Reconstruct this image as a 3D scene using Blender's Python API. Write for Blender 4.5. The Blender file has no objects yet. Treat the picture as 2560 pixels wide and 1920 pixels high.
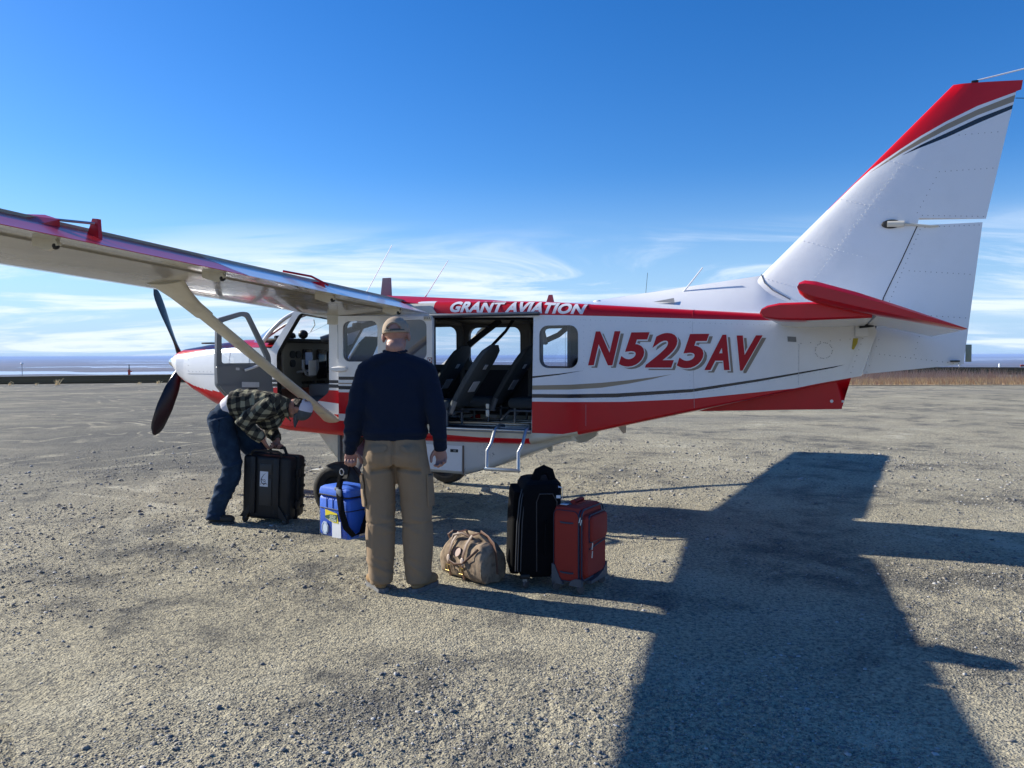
import bpy, bmesh, math, random
import numpy as np
from mathutils import Vector, Matrix, Quaternion
from mathutils.geometry import delaunay_2d_cdt
random.seed(7); RNG = np.random.default_rng(7)
SC = bpy.context.scene; COL = SC.collection
PI = math.pi; R = math.radians

# ------------------------------------------------------------ camera, sky, sun, exposure
cam_d = bpy.data.cameras.new('camera'); cam = bpy.data.objects.new('camera', cam_d); COL.objects.link(cam)
SC.camera = cam
cam_d.sensor_width = 36.0; cam_d.lens = 36.0 * 1935.0 / 2560.0
cam_d.clip_start = 0.05; cam_d.clip_end = 120000
cam.rotation_mode = 'QUATERNION'
_p, _r = R(2.09), R(-0.14)
_f = Vector((0, math.cos(_p), -math.sin(_p))); _u0 = Vector((0, math.sin(_p), math.cos(_p))); _x0 = Vector((1, 0, 0))
_x = math.cos(_r) * _x0 + math.sin(_r) * _u0; _u = -math.sin(_r) * _x0 + math.cos(_r) * _u0
_M = Matrix((_x, _u, -_f)).transposed().to_4x4(); _M.translation = Vector((0, 0, 1.6))
cam.rotation_mode = 'XYZ'; cam.matrix_world = _M

SUN_EL = R(27.0); SUN_AZ = math.atan2(0.385, -0.923)      # direction towards the sun in plan
sun_dir = Vector((math.cos(SUN_AZ) * math.cos(SUN_EL), math.sin(SUN_AZ) * math.cos(SUN_EL), math.sin(SUN_EL)))
sd = bpy.data.lights.new('sun', 'SUN'); sd.energy = 5.0; sd.angle = R(0.53); sd.color = (1.0, 0.945, 0.83)
sun = bpy.data.objects.new('sun', sd); COL.objects.link(sun)
sun.rotation_euler = (-sun_dir).to_track_quat('-Z', 'Y').to_euler(); sun.location = (-20, 9, 15)

SC.view_settings.view_transform = 'Standard'; SC.view_settings.look = 'None'
SC.view_settings.gamma = 1.0; SC.view_settings.exposure = 0.72; SC.view_settings.use_curve_mapping = False
SC.cycles.max_bounces = 6; SC.cycles.diffuse_bounces = 3; SC.cycles.glossy_bounces = 3
SC.cycles.transmission_bounces = 6; SC.cycles.transparent_max_bounces = 12; SC.cycles.volume_bounces = 0

W = bpy.data.worlds.new('World'); SC.world = W; W.use_nodes = True
nt = W.node_tree; nt.nodes.clear(); N = nt.nodes.new; LK = nt.links.new
out = N('ShaderNodeOutputWorld'); bg = N('ShaderNodeBackground')
sky = N('ShaderNodeTexSky'); sky.sky_type = 'NISHITA'; sky.sun_disc = False
sky.sun_elevation = SUN_EL; sky.sun_rotation = PI / 2 - SUN_AZ
sky.air_density = 1.0; sky.dust_density = 0.25; sky.ozone_density = 2.0; sky.altitude = 0
SKY_STR = 0.068
def mth(op, a, b=None, c=None, tree=None):
    n = (tree or nt).nodes.new('ShaderNodeMath'); n.operation = op
    for i, v in enumerate((a, b, c)):
        if v is None: continue
        if isinstance(v, (int, float)): n.inputs[i].default_value = v
        else: (tree or nt).links.new(v, n.inputs[i])
    return n.outputs[0]
tc = N('ShaderNodeTexCoord'); sep = N('ShaderNodeSeparateXYZ'); LK(tc.outputs['Generated'], sep.inputs[0])
zc = mth('MAXIMUM', sep.outputs[2], 0.0)
den = mth('ADD', zc, 0.09)
cmb = N('ShaderNodeCombineXYZ')
LK(mth('DIVIDE', sep.outputs[0], den), cmb.inputs[0]); LK(mth('DIVIDE', sep.outputs[1], den), cmb.inputs[1])
mp = N('ShaderNodeMapping'); mp.inputs['Scale'].default_value = (0.62, 1.15, 1.0); mp.inputs['Rotation'].default_value = (0, 0, R(-14)); mp.inputs['Location'].default_value = (5.3, 2.6, 0)
LK(cmb.outputs[0], mp.inputs[0])
nz = N('ShaderNodeTexNoise'); nz.inputs['Scale'].default_value = 0.62; nz.inputs['Detail'].default_value = 11; nz.inputs['Roughness'].default_value = 0.62; nz.inputs['Distortion'].default_value = 0.9
LK(mp.outputs[0], nz.inputs['Vector'])
nz2 = N('ShaderNodeTexNoise'); nz2.inputs['Scale'].default_value = 0.25; nz2.inputs['Detail'].default_value = 3
LK(mp.outputs[0], nz2.inputs['Vector'])
def ramp(src, a, b, tree=None):
    n = (tree or nt).nodes.new('ShaderNodeMapRange'); n.clamp = True; n.interpolation_type = 'SMOOTHSTEP'
    n.inputs['From Min'].default_value = a; n.inputs['From Max'].default_value = b
    (tree or nt).links.new(src, n.inputs[0]); return n.outputs[0]
band = mth('MULTIPLY', ramp(sep.outputs[2], 0.175, 0.105), 1.0)                 # cirrus layer lies low over the horizon
wisp = mth('MULTIPLY', ramp(nz.outputs[0], 0.44, 0.62), ramp(nz2.outputs[0], 0.34, 0.50))
low = mth('MULTIPLY', band, mth('MULTIPLY', wisp, 1.0))
high = mth('MULTIPLY', mth('MULTIPLY', ramp(nz.outputs[0], 0.56, 0.86), ramp(nz2.outputs[0], 0.45, 0.7)), 0.22)
cl = mth('MINIMUM', mth('ADD', mth('MULTIPLY', low, 0.80), high), 0.85)

mix = N('ShaderNodeMixRGB'); mix.inputs[2].default_value = (9.0, 9.8, 10.8, 1)
hs = N('ShaderNodeHueSaturation'); hs.inputs['Saturation'].default_value = 1.4; hs.inputs['Value'].default_value = 1.0
LK(sky.outputs[0], hs.inputs['Color'])
vm = N('ShaderNodeMixRGB'); vm.inputs[2].default_value = (4.3, 6.4, 9.3, 1); LK(mth('MULTIPLY', ramp(sep.outputs[2], 0.24, -0.04), 0.95), vm.inputs[0]); tn_ = N('ShaderNodeMixRGB'); tn_.blend_type = 'MULTIPLY'; tn_.inputs[0].default_value = 1.0; tn_.inputs[2].default_value = (.80, 1.06, 1.45, 1); LK(hs.outputs[0], tn_.inputs[1]); LK(tn_.outputs[0], vm.inputs[1])
LK(vm.outputs[0], mix.inputs[1]); LK(cl, mix.inputs[0])
LK(mix.outputs[0], bg.inputs[0]); bg.inputs[1].default_value = SKY_STR; LK(bg.outputs[0], out.inputs[0])

# ------------------------------------------------------------ materials
def mat(name, col, rough=0.5, metal=0.0, var=0.0, vs=8.0, bump=0.0, bs=60.0, bd=0.01, coat=0.0, spec=0.5, col2=None, sheen=0.0, stretch=None, emis=None):
    m = bpy.data.materials.new(name); m.use_nodes = True; t = m.node_tree
    b = t.nodes['Principled BSDF']; b.inputs['Base Color'].default_value = (*col, 1); b.inputs['Roughness'].default_value = rough
    b.inputs['Metallic'].default_value = metal; b.inputs['Coat Weight'].default_value = coat; b.inputs['Coat Roughness'].default_value = 0.06
    b.inputs['Specular IOR Level'].default_value = spec
    if sheen: b.inputs['Sheen Weight'].default_value = sheen
    if emis: b.inputs['Emission Color'].default_value = (*emis[0], 1); b.inputs['Emission Strength'].default_value = emis[1]
    if var or bump:
        c = t.nodes.new('ShaderNodeTexCoord'); v = c.outputs['Object']
        if stretch:
            mm = t.nodes.new('ShaderNodeMapping'); mm.inputs['Scale'].default_value = stretch; t.links.new(v, mm.inputs[0]); v = mm.outputs[0]
    if var:
        n = t.nodes.new('ShaderNodeTexNoise'); n.inputs['Scale'].default_value = vs; n.inputs['Detail'].default_value = 6; n.inputs['Roughness'].default_value = .65; t.links.new(v, n.inputs['Vector'])
        mx = t.nodes.new('ShaderNodeMixRGB'); mx.inputs[1].default_value = (*col, 1)
        mx.inputs[2].default_value = (*(col2 if col2 else [x * 0.6 for x in col]), 1)
        t.links.new(mth('MULTIPLY', ramp(n.outputs[0], .4, .75, t), var, None, t), mx.inputs[0]); t.links.new(mx.outputs[0], b.inputs['Base Color'])
        t.links.new(mth('ADD', mth('MULTIPLY', n.outputs[0], .25 * var, None, t), max(rough - .1 * var, .03), None, t), b.inputs['Roughness'])
    if bump:
        n = t.nodes.new('ShaderNodeTexNoise'); n.inputs['Scale'].default_value = bs; n.inputs['Detail'].default_value = 4; t.links.new(v, n.inputs['Vector'])
        bp = t.nodes.new('ShaderNodeBump'); bp.inputs['Strength'].default_value = bump; bp.inputs['Distance'].default_value = bd
        t.links.new(n.outputs[0], bp.inputs['Height']); t.links.new(bp.outputs[0], b.inputs['Normal'])
    return m
UNDER = mat('shaded_weathered_underside_paint', (.40, .375, .315), .20, var=.4, vs=3, col2=(.31, .285, .23), coat=.45, bump=.35, bs=2.2, bd=.04)  # weathered paint, darkened further so the underside's shade sits in the colour
WHITE = mat('white_paint', (.80, .80, .81), .24, var=.35, vs=2.2, col2=(.68, .68, .67), coat=.35, bump=.28, bs=2.2, bd=.02)
CREAM = mat('cream_paint', (.64, .60, .50), .30, var=.5, vs=5, col2=(.38, .35, .28), coat=.3, bump=.1, bs=5, bd=.01)
RED = mat('red_paint', (.58, .003, .010), .32, spec=.35, var=.25, vs=3, col2=(.34, .005, .010), coat=.18, bump=.1, bs=2.5, bd=.02)
DRED = mat('registration_red', (.44, .004, .014), .4, spec=.3)
TAN = mat('tan_stripe', (.30, .235, .155), .3, coat=.3)
NAVY = mat('dark_stripe', (.008, .009, .018), .25, coat=.4)
WLET = mat('white_lettering', (.74, .76, .80), .35)
CHROME = mat('polished_spinner', (.72, .72, .72), .16, metal=.9)
ALU = mat('bare_aluminium', (.52, .54, .56), .33, metal=.85, var=.3, vs=20)
ALUD = mat('grey_metal', (.20, .215, .235), .4, metal=.5, var=.3, vs=20)
BLACKR = mat('black_rubber', (.014, .014, .016), .62, var=.6, vs=12, col2=(.05, .047, .042), bump=.3, bs=90)
BLACKP = mat('black_plastic', (.0075, .0085, .011), .48, spec=.35, var=.35, vs=10, col2=(.03, .03, .03), bump=.15, bs=200)
PROPB = mat('propeller_black', (.010, .010, .013), .30, var=.3, vs=6)
TRIMG = mat('grey_trim', (.19, .205, .225), .42, var=.2, vs=4)
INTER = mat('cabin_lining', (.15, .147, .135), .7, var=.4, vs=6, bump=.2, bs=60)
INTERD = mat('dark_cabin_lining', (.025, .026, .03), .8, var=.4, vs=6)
FLOORM = mat('cabin_floor', (.030, .035, .045), .55, var=.5, vs=9, col2=(.10, .10, .10))
SEATM = mat('seat_fabric', (.075, .086, .092), .85, var=.4, vs=14, bump=.3, bs=220, bd=.003)
PANELM = mat('instrument_panel_cream', (.13, .125, .105), .55, var=.2)
SCREEN = mat('screen_glass', (.01, .012, .02), .1)
PAPER = mat('paper', (.66, .68, .72), .7, var=.3, vs=30, col2=(.45, .47, .5))
YELLOW = mat('yellow_mark', (.45, .36, .03), .5, var=.4, vs=40)
BRASS = mat('brass_buckle', (.55, .40, .14), .3, metal=.9)
POLEM = mat('galvanised', (.42, .42, .4), .5)
ORANGE = mat('orange_red_marker', (.6, .05, .02), .5)

def scuffed():
    m = mat('scuffed_pod_paint', (.58, .58, .56), .35, coat=.2); t = m.node_tree; b = t.nodes['Principled BSDF']
    c = t.nodes.new('ShaderNodeTexCoord'); n = t.nodes.new('ShaderNodeTexNoise'); n.inputs['Scale'].default_value = 26; n.inputs['Detail'].default_value = 8; n.inputs['Roughness'].default_value = .75; n.inputs['Distortion'].default_value = 1.5
    n2 = t.nodes.new('ShaderNodeTexNoise'); n2.inputs['Scale'].default_value = 3.2; t.links.new(c.outputs['Object'], n.inputs['Vector']); t.links.new(c.outputs['Object'], n2.inputs['Vector'])
    f = mth('MULTIPLY', ramp(n.outputs[0], .56, .62, t), ramp(n2.outputs[0], .5, .62, t), None, t)
    mx = t.nodes.new('ShaderNodeMixRGB'); mx.inputs[1].default_value = (.58, .58, .56, 1); mx.inputs[2].default_value = (.12, .13, .16, 1)
    t.links.new(f, mx.inputs[0]); t.links.new(mx.outputs[0], b.inputs['Base Color']); return m
SCUFF = scuffed()

def glass(name, tint, refl=1.45):
    m = bpy.data.materials.new(name); m.use_nodes = True; t = m.node_tree; t.nodes.clear()
    o = t.nodes.new('ShaderNodeOutputMaterial'); mx = t.nodes.new('ShaderNodeMixShader'); tr = t.nodes.new('ShaderNodeBsdfTransparent'); g = t.nodes.new('ShaderNodeBsdfGlossy'); ge = t.nodes.new('ShaderNodeNewGeometry'); dt = t.nodes.new('ShaderNodeVectorMath'); dt.operation = 'DOT_PRODUCT'; t.links.new(ge.outputs['Normal'], dt.inputs[0]); t.links.new(ge.outputs['Incoming'], dt.inputs[1])
    om = mth('SUBTRACT', 1.0, mth('ABSOLUTE', dt.outputs['Value'], None, None, t), None, t); f0 = ((refl - 1) / (refl + 1)) ** 2 * 1.6; frs = mth('ADD', mth('MULTIPLY', mth('POWER', om, 5.0, None, t), .9, None, t), f0, None, t); tr.inputs[0].default_value = (*tint, 1); g.inputs['Roughness'].default_value = .03; g.inputs[0].default_value = (.9, .9, .9, 1)
    t.links.new(frs, mx.inputs[0]); t.links.new(tr.outputs[0], mx.inputs[1]); t.links.new(g.outputs[0], mx.inputs[2]); t.links.new(mx.outputs[0], o.inputs[0]); return m
GLASS = glass('window_acrylic', (.80, .84, .90)); GLASST = glass('tinted_window_acrylic', (.34, .35, .40), 1.5); GLASSC = glass('clear_windshield', (.88, .93, .95), 1.5)

# ------------------------------------------------------------ mesh helpers
def link(name, me, parent=None, mats=None, smooth=True):
    o = bpy.data.objects.new(name, me); COL.objects.link(o)
    if parent: o.parent = parent
    if mats:
        for m in (mats if isinstance(mats, (list, tuple)) else [mats]): me.materials.append(m)
    if smooth: me.polygons.foreach_set('use_smooth', [True] * len(me.polygons))
    return o
def autosmooth(me, ang=35):
    bm = bmesh.new(); bm.from_mesh(me)
    for e in bm.edges: e.smooth = not (len(e.link_faces) == 2 and e.calc_face_angle(0) > R(ang))
    bm.to_mesh(me); bm.free()
def mk(name, vs, fs, mats, parent=None, mi=None, smooth=True, ang=35, recalc=False):
    me = bpy.data.meshes.new(name); me.from_pydata([tuple(v) for v in vs], [], fs); me.validate()
    if recalc:
        bm = bmesh.new(); bm.from_mesh(me); bmesh.ops.recalc_face_normals(bm, faces=bm.faces); bm.to_mesh(me); bm.free()
    o = link(name, me, parent, mats, smooth)
    if mi is not None and len(mi) == len(me.polygons): me.polygons.foreach_set('material_index', mi)
    if smooth: autosmooth(me, ang)
    return o
def tag(o, label=None, cat=None, group=None, kind=None):
    if label: o['label'] = label
    if cat: o['category'] = cat
    if group: o['group'] = group
    if kind: o['kind'] = kind
    return o
def empty(name, loc=(0, 0, 0), rz=0, parent=None):
    o = bpy.data.objects.new(name, None); COL.objects.link(o); o.location = loc; o.rotation_euler = (0, 0, rz); o.empty_display_size = .2
    if parent: o.parent = parent
    return o
class MB:
    def __init__(s): s.v = []; s.f = []; s.mi = []
    def add(s, vs, fs, mi=0, M=None):
        k = len(s.v); s.v += [tuple((M @ Vector(v)) if M else v) for v in vs]; s.f += [tuple(i + k for i in f) for f in fs]; s.mi += [mi] * len(fs); return s
    def box(s, c, d, mi=0, bev=0.0, M=None, seg=2):
        bm = bmesh.new(); bmesh.ops.create_cube(bm, size=1.0)
        bmesh.ops.scale(bm, vec=Vector(d), verts=bm.verts)
        if bev: bmesh.ops.bevel(bm, geom=list(bm.edges), offset=min(bev, min(d) * .45), segments=seg, affect='EDGES', profile=.5)
        bmesh.ops.translate(bm, vec=Vector(c), verts=bm.verts); s.addbm(bm, mi, M); return s
    def addbm(s, bm, mi=0, M=None):
        bm.verts.index_update(); s.add([v.co.copy() for v in bm.verts], [[v.index for v in f.verts] for f in bm.faces], mi, M); bm.free(); return s
    def tube(s, pts, rad, n=10, mi=0, caps=True, M=None, flat=None, up=None):
        # rad: number / list ; flat: ratio of the second axis ; up: reference vector for the first axis
        P = [Vector(p) for p in pts]; rr = rad if isinstance(rad, (list, tuple)) else [rad] * len(P)
        vs = []; fs = []; prev = None
        for i, p in enumerate(P):
            t = (P[min(i + 1, len(P) - 1)] - P[max(i - 1, 0)]).normalized()
            ref = Vector(up) if up else (prev if prev else (Vector((0, 0, 1)) if abs(t.z) < .9 else Vector((1, 0, 0))))
            a = (ref - t * ref.dot(t))
            if a.length < 1e-6: a = Vector((0, 1, 0)) - t * t.y
            a.normalize(); b = t.cross(a); prev = a
            r = rr[i]; ra, rb = r if isinstance(r, (tuple, list)) else (r, r * (flat if flat else 1))
            for k in range(n):
                th = 2 * PI * k / n; vs.append(p + a * math.cos(th) * ra + b * math.sin(th) * rb)
        for i in range(len(P) - 1):
            for k in range(n): fs.append((i * n + k, i * n + (k + 1) % n, (i + 1) * n + (k + 1) % n, (i + 1) * n + k))
        if caps: fs.append(tuple(range(n))[::-1]); fs.append(tuple((len(P) - 1) * n + k for k in range(n)))
        return s.add(vs, fs, mi, M)
    def lathe(s, prof, n=32, mi=0, M=None, axis='Z'):
        vs = []; fs = []
        for (r, z) in prof:
            for k in range(n):
                th = 2 * PI * k / n; c, d = r * math.cos(th), r * math.sin(th)
                vs.append((c, d, z) if axis == 'Z' else ((z, c, d) if axis == 'X' else (c, z, d)))
        for i in range(len(prof) - 1):
            for k in range(n): fs.append((i * n + k, i * n + (k + 1) % n, (i + 1) * n + (k + 1) % n, (i + 1) * n + k))
        return s.add(vs, fs, mi, M)
    def ell(s, c, r, mi=0, M=None, nu=16, nv=10):
        vs = []; fs = []
        for i in range(nv + 1):
            ph = PI * i / nv
            for k in range(nu):
                th = 2 * PI * k / nu; vs.append((c[0] + r[0] * math.sin(ph) * math.cos(th), c[1] + r[1] * math.sin(ph) * math.sin(th), c[2] + r[2] * math.cos(ph)))
        for i in range(nv):
            for k in range(nu): fs.append((i * nu + k, (i + 1) * nu + k, (i + 1) * nu + (k + 1) % nu, i * nu + (k + 1) % nu))
        return s.add(vs, fs, mi, M)
    def loft(s, rings, mi=0, closed=True, caps=True, M=None):
        n = len(rings[0]); vs = [p for r_ in rings for p in r_]; fs = []
        for i in range(len(rings) - 1):
            for k in range(n if closed else n - 1): fs.append((i * n + k, i * n + (k + 1) % n, (i + 1) * n + (k + 1) % n, (i + 1) * n + k))
        if caps: fs.append(tuple(range(n))[::-1]); fs.append(tuple((len(rings) - 1) * n + k for k in range(n)))
        return s.add(vs, fs, mi, M)
    def prism(s, poly, f0, f1, mi=0, M=None):
        n = len(poly); return s.loft([[f0(*p) for p in poly], [f1(*p) for p in poly]], mi, True, True, M)
    def build(s, name, mats, parent=None, smooth=True, ang=35, recalc=True):
        return mk(name, s.v, s.f, mats, parent, s.mi if isinstance(mats, (list, tuple)) else None, smooth, ang, recalc)
def pip(x, y, poly):
    c = False; j = len(poly) - 1
    for i in range(len(poly)):
        xi, yi = poly[i]; xj, yj = poly[j]
        if (yi > y) != (yj > y) and x < (xj - xi) * (y - yi) / (yj - yi) + xi: c = not c
        j = i
    return c
def dens(poly, step, closed=True):
    o = []; n = len(poly)
    for i in range(n if closed else n - 1):
        a = poly[i]; b = poly[(i + 1) % n]; k = max(1, int(math.hypot(b[0] - a[0], b[1] - a[1]) / step))
        for j in range(k): o.append((a[0] + (b[0] - a[0]) * j / k, a[1] + (b[1] - a[1]) * j / k))
    if not closed: o.append(poly[-1])
    return o
def cdt(outline, holes=(), lines=(), grid=None, step=.12):
    V = []; E = []
    def loop(p, closed):
        k = len(V); V.extend(p); n = len(p)
        for i in range(n if closed else n - 1): E.append((k + i, k + (i + 1) % n))
    ol = dens(outline, step); loop(ol, True)
    for h in holes: loop(dens(h, step), True)
    for l in lines: loop(dens(l, step, False), False)
    if grid:
        xs = [p[0] for p in outline]; ys = [p[1] for p in outline]
        x = min(xs) + grid / 2
        while x < max(xs):
            y = min(ys) + grid / 2
            while y < max(ys): V.append((x + random.uniform(-.2, .2) * grid, y)); y += grid
            x += grid
    ov, oe, of, *_ = delaunay_2d_cdt([Vector(p) for p in V], E, [], 0, 1e-5)
    F = []
    for f in of:
        cx = sum(ov[i][0] for i in f) / 3; cy = sum(ov[i][1] for i in f) / 3
        if pip(cx, cy, outline) and not any(pip(cx, cy, h) for h in holes): F.append((tuple(f), cx, cy))
    return ov, F
def rrect(x0, y0, x1, y1, r, n=5):
    o = []
    for cx, cy, a in ((x1 - r, y1 - r, 0), (x0 + r, y1 - r, 90), (x0 + r, y0 + r, 180), (x1 - r, y0 + r, 270)):
        for i in range(n + 1): t = R(a + 90 * i / n); o.append((cx + r * math.cos(t), cy + r * math.sin(t)))
    return o
def rpoly(poly, r, n=4):
    o = []; m = len(poly)
    for i in range(m):
        p = Vector(poly[i]); a = Vector(poly[i - 1]); b = Vector(poly[(i + 1) % m])
        da = (a - p); db = (b - p); q = min(r, da.length * .45, db.length * .45); A_ = p + da.normalized() * q; B_ = p + db.normalized() * q
        for k in range(n + 1): t = k / n; o.append(tuple((1 - t) ** 2 * A_ + 2 * t * (1 - t) * p + t * t * B_))
    return o
def plate(name, outline, holes, mapf, mats, parent, paint=None, lines=(), grid=.2, step=.12, thick=None, rimmat=0, ang=30):
    ov, F = cdt(outline, holes, lines, grid, step)
    vs = [mapf(p[0], p[1], 0) for p in ov]; fs = [f[0] for f in F]; mi = [paint(f[1], f[2]) if paint else 0 for f in F]
    if thick:
        k = len(vs); vs += [mapf(p[0], p[1], thick) for p in ov]; fs += [tuple(i + k for i in f[0])[::-1] for f in F]; mi += [rimmat] * len(F)
        for lp in [outline] + list(holes):
            l = dens(lp, step); q = len(vs); n = len(l); vs += [mapf(p[0], p[1], 0) for p in l] + [mapf(p[0], p[1], thick) for p in l]
            for i in range(n): fs.append((q + i, q + (i + 1) % n, q + n + (i + 1) % n, q + n + i)); mi.append(rimmat)
    return mk(name, vs, fs, mats, parent, mi, True, ang, recalc=False)
def interp(tab, x):
    if x <= tab[0][0]: return tab[0][1]
    for (a, fa), (b, fb) in zip(tab, tab[1:]):
        if x <= b: return fa + (fb - fa) * (x - a) / (b - a)
    return tab[-1][1]
def textmesh(body, size, shear=.28, offset=0.0, sx=1.0, space=1.0):
    cu = bpy.data.curves.new('t', 'FONT'); cu.body = body; cu.size = size; cu.shear = shear; cu.offset = offset; cu.space_character = space; cu.resolution_u = 5
    o = bpy.data.objects.new('t', cu); COL.objects.link(o); dg = bpy.context.evaluated_depsgraph_get(); dg.update()
    me = bpy.data.meshes.new_from_object(o.evaluated_get(dg)); bpy.data.objects.remove(o); bpy.data.curves.remove(cu)
    V = [(v.co.x * sx, v.co.y) for v in me.vertices]; Fc = [tuple(p.vertices) for p in me.polygons]; bpy.data.meshes.remove(me)
    x0 = min(v[0] for v in V); x1 = max(v[0] for v in V); y0 = min(v[1] for v in V); y1 = max(v[1] for v in V)
    return [((x - x0) / (x1 - x0), (y - y0) / (y1 - y0)) for x, y in V], Fc
HAZE = 1.1e-4
# ================================================================== ground, far land, water
def hash2(ix, iy, seed):
    h = (ix.astype(np.int64) * 374761393 + iy.astype(np.int64) * 668265263 + seed * 974634777) & 0xffffffff
    h = ((h ^ (h >> 13)) * 1274126177) & 0xffffffff
    return ((h ^ (h >> 16)) & 0xffff) / 65535.0
def vnoise(x, y, seed=0):
    ix = np.floor(x); iy = np.floor(y); fx = x - ix; fy = y - iy; fx = fx * fx * (3 - 2 * fx); fy = fy * fy * (3 - 2 * fy)
    a = hash2(ix, iy, seed); b = hash2(ix + 1, iy, seed); c = hash2(ix, iy + 1, seed); d = hash2(ix + 1, iy + 1, seed)
    return (a * (1 - fx) + b * fx) * (1 - fy) + (c * (1 - fx) + d * fx) * fy
def relief(x, y):
    r = np.hypot(x, y); f = np.clip((34 - r) / 20, 0, 1)
    z = (vnoise(x * .45, y * .45, 1) - .5) * .030 + (vnoise(x * 1.7, y * 1.7, 2) - .5) * .016
    near = np.clip((13 - r) / 6, 0, 1); nn = vnoise(x * .9 + 7, y * .9, 9)
    rough = .45 + 1.1 * np.clip((nn - .4) * 2.5, 0, 1)
    z += near * rough * ((vnoise(x * 9, y * 9, 3) - .5) * .007 + (vnoise(x * 24, y * 24, 4) - .5) * .0062 + (vnoise(x * 55, y * 55, 5) - .5) * .0055)
    # tyre tread print in the corner of the foreground
    u = (x + 2.02) * .80 + (y - 2.9) * .60; v = -(x + 2.02) * .60 + (y - 2.9) * .80
    tr = np.clip(1 - np.abs(u) / .13, 0, 1) > .15
    z += np.where(tr & (v > -1.5) & (v < .45), -.006 + .008 * (np.sin(v * 150 + np.abs(u) * 90) > .35), 0)
    return z * f
def ground_z(x, y):
    r = np.hypot(x, y); edge = 75 + np.clip((x / np.maximum(r, 1)) * 40, -2, 36) + 4 * (vnoise(x * .02, y * .02, 12) - .5)
    t = np.clip((r - edge) / 260, 0, 1); t = t * t * (3 - 2 * t)
    return relief(x, y) - 45 * t * (y > -1e9)
rad = [0.0]; r_ = 1.2
while r_ < 2.4: rad.append(r_); r_ += .12
while r_ < 14: rad.append(r_); r_ *= 1.0038
while r_ < 60: rad.append(r_); r_ *= 1.02
while r_ < 60000: rad.append(r_); r_ *= 1.09
rad = np.array(rad[1:])
ang = np.concatenate([np.linspace(-40, 40, 640), np.linspace(40, 320, 90)[1:-1]])
ang = np.radians(90 - ang)
Rg, Ag = np.meshgrid(rad, ang, indexing='ij'); X = Rg * np.cos(Ag); Y = Rg * np.sin(Ag); Z = ground_z(X, Y)
nA = len(ang); nR = len(rad); co = np.stack([X, Y, Z], -1).reshape(-1, 3); co = np.vstack([co, [[0, 0, 0]]])
i = np.arange(nR - 1)[:, None]; j = np.arange(nA)[None, :]; j2 = (j + 1) % nA
q = np.stack([i * nA + j, (i + 1) * nA + j, (i + 1) * nA + j2, i * nA + j2], -1).reshape(-1, 4)
me = bpy.data.meshes.new('ground'); nq = len(q); nt3 = nA
me.vertices.add(len(co)); me.vertices.foreach_set('co', co.astype(np.float32).ravel())
tris = np.stack([np.full(nA, len(co) - 1), np.arange(nA), (np.arange(nA) + 1) % nA], -1)
me.loops.add(nq * 4 + nA * 3); me.loops.foreach_set('vertex_index', np.concatenate([q.ravel(), tris.ravel()]).astype(np.int32))
me.polygons.add(nq + nA); me.polygons.foreach_set('loop_start', np.concatenate([np.arange(nq) * 4, nq * 4 + np.arange(nA) * 3]).astype(np.int32))
me.polygons.foreach_set('use_smooth', [True] * (nq + nA)); me.update(); me.validate()
bmx = bmesh.new(); bmx.from_mesh(me); bmesh.ops.recalc_face_normals(bmx, faces=bmx.faces)
if sum(f.normal.z for f in list(bmx.faces)[:100]) < 0: bmesh.ops.reverse_faces(bmx, faces=bmx.faces)
bmx.to_mesh(me); bmx.free()
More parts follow.
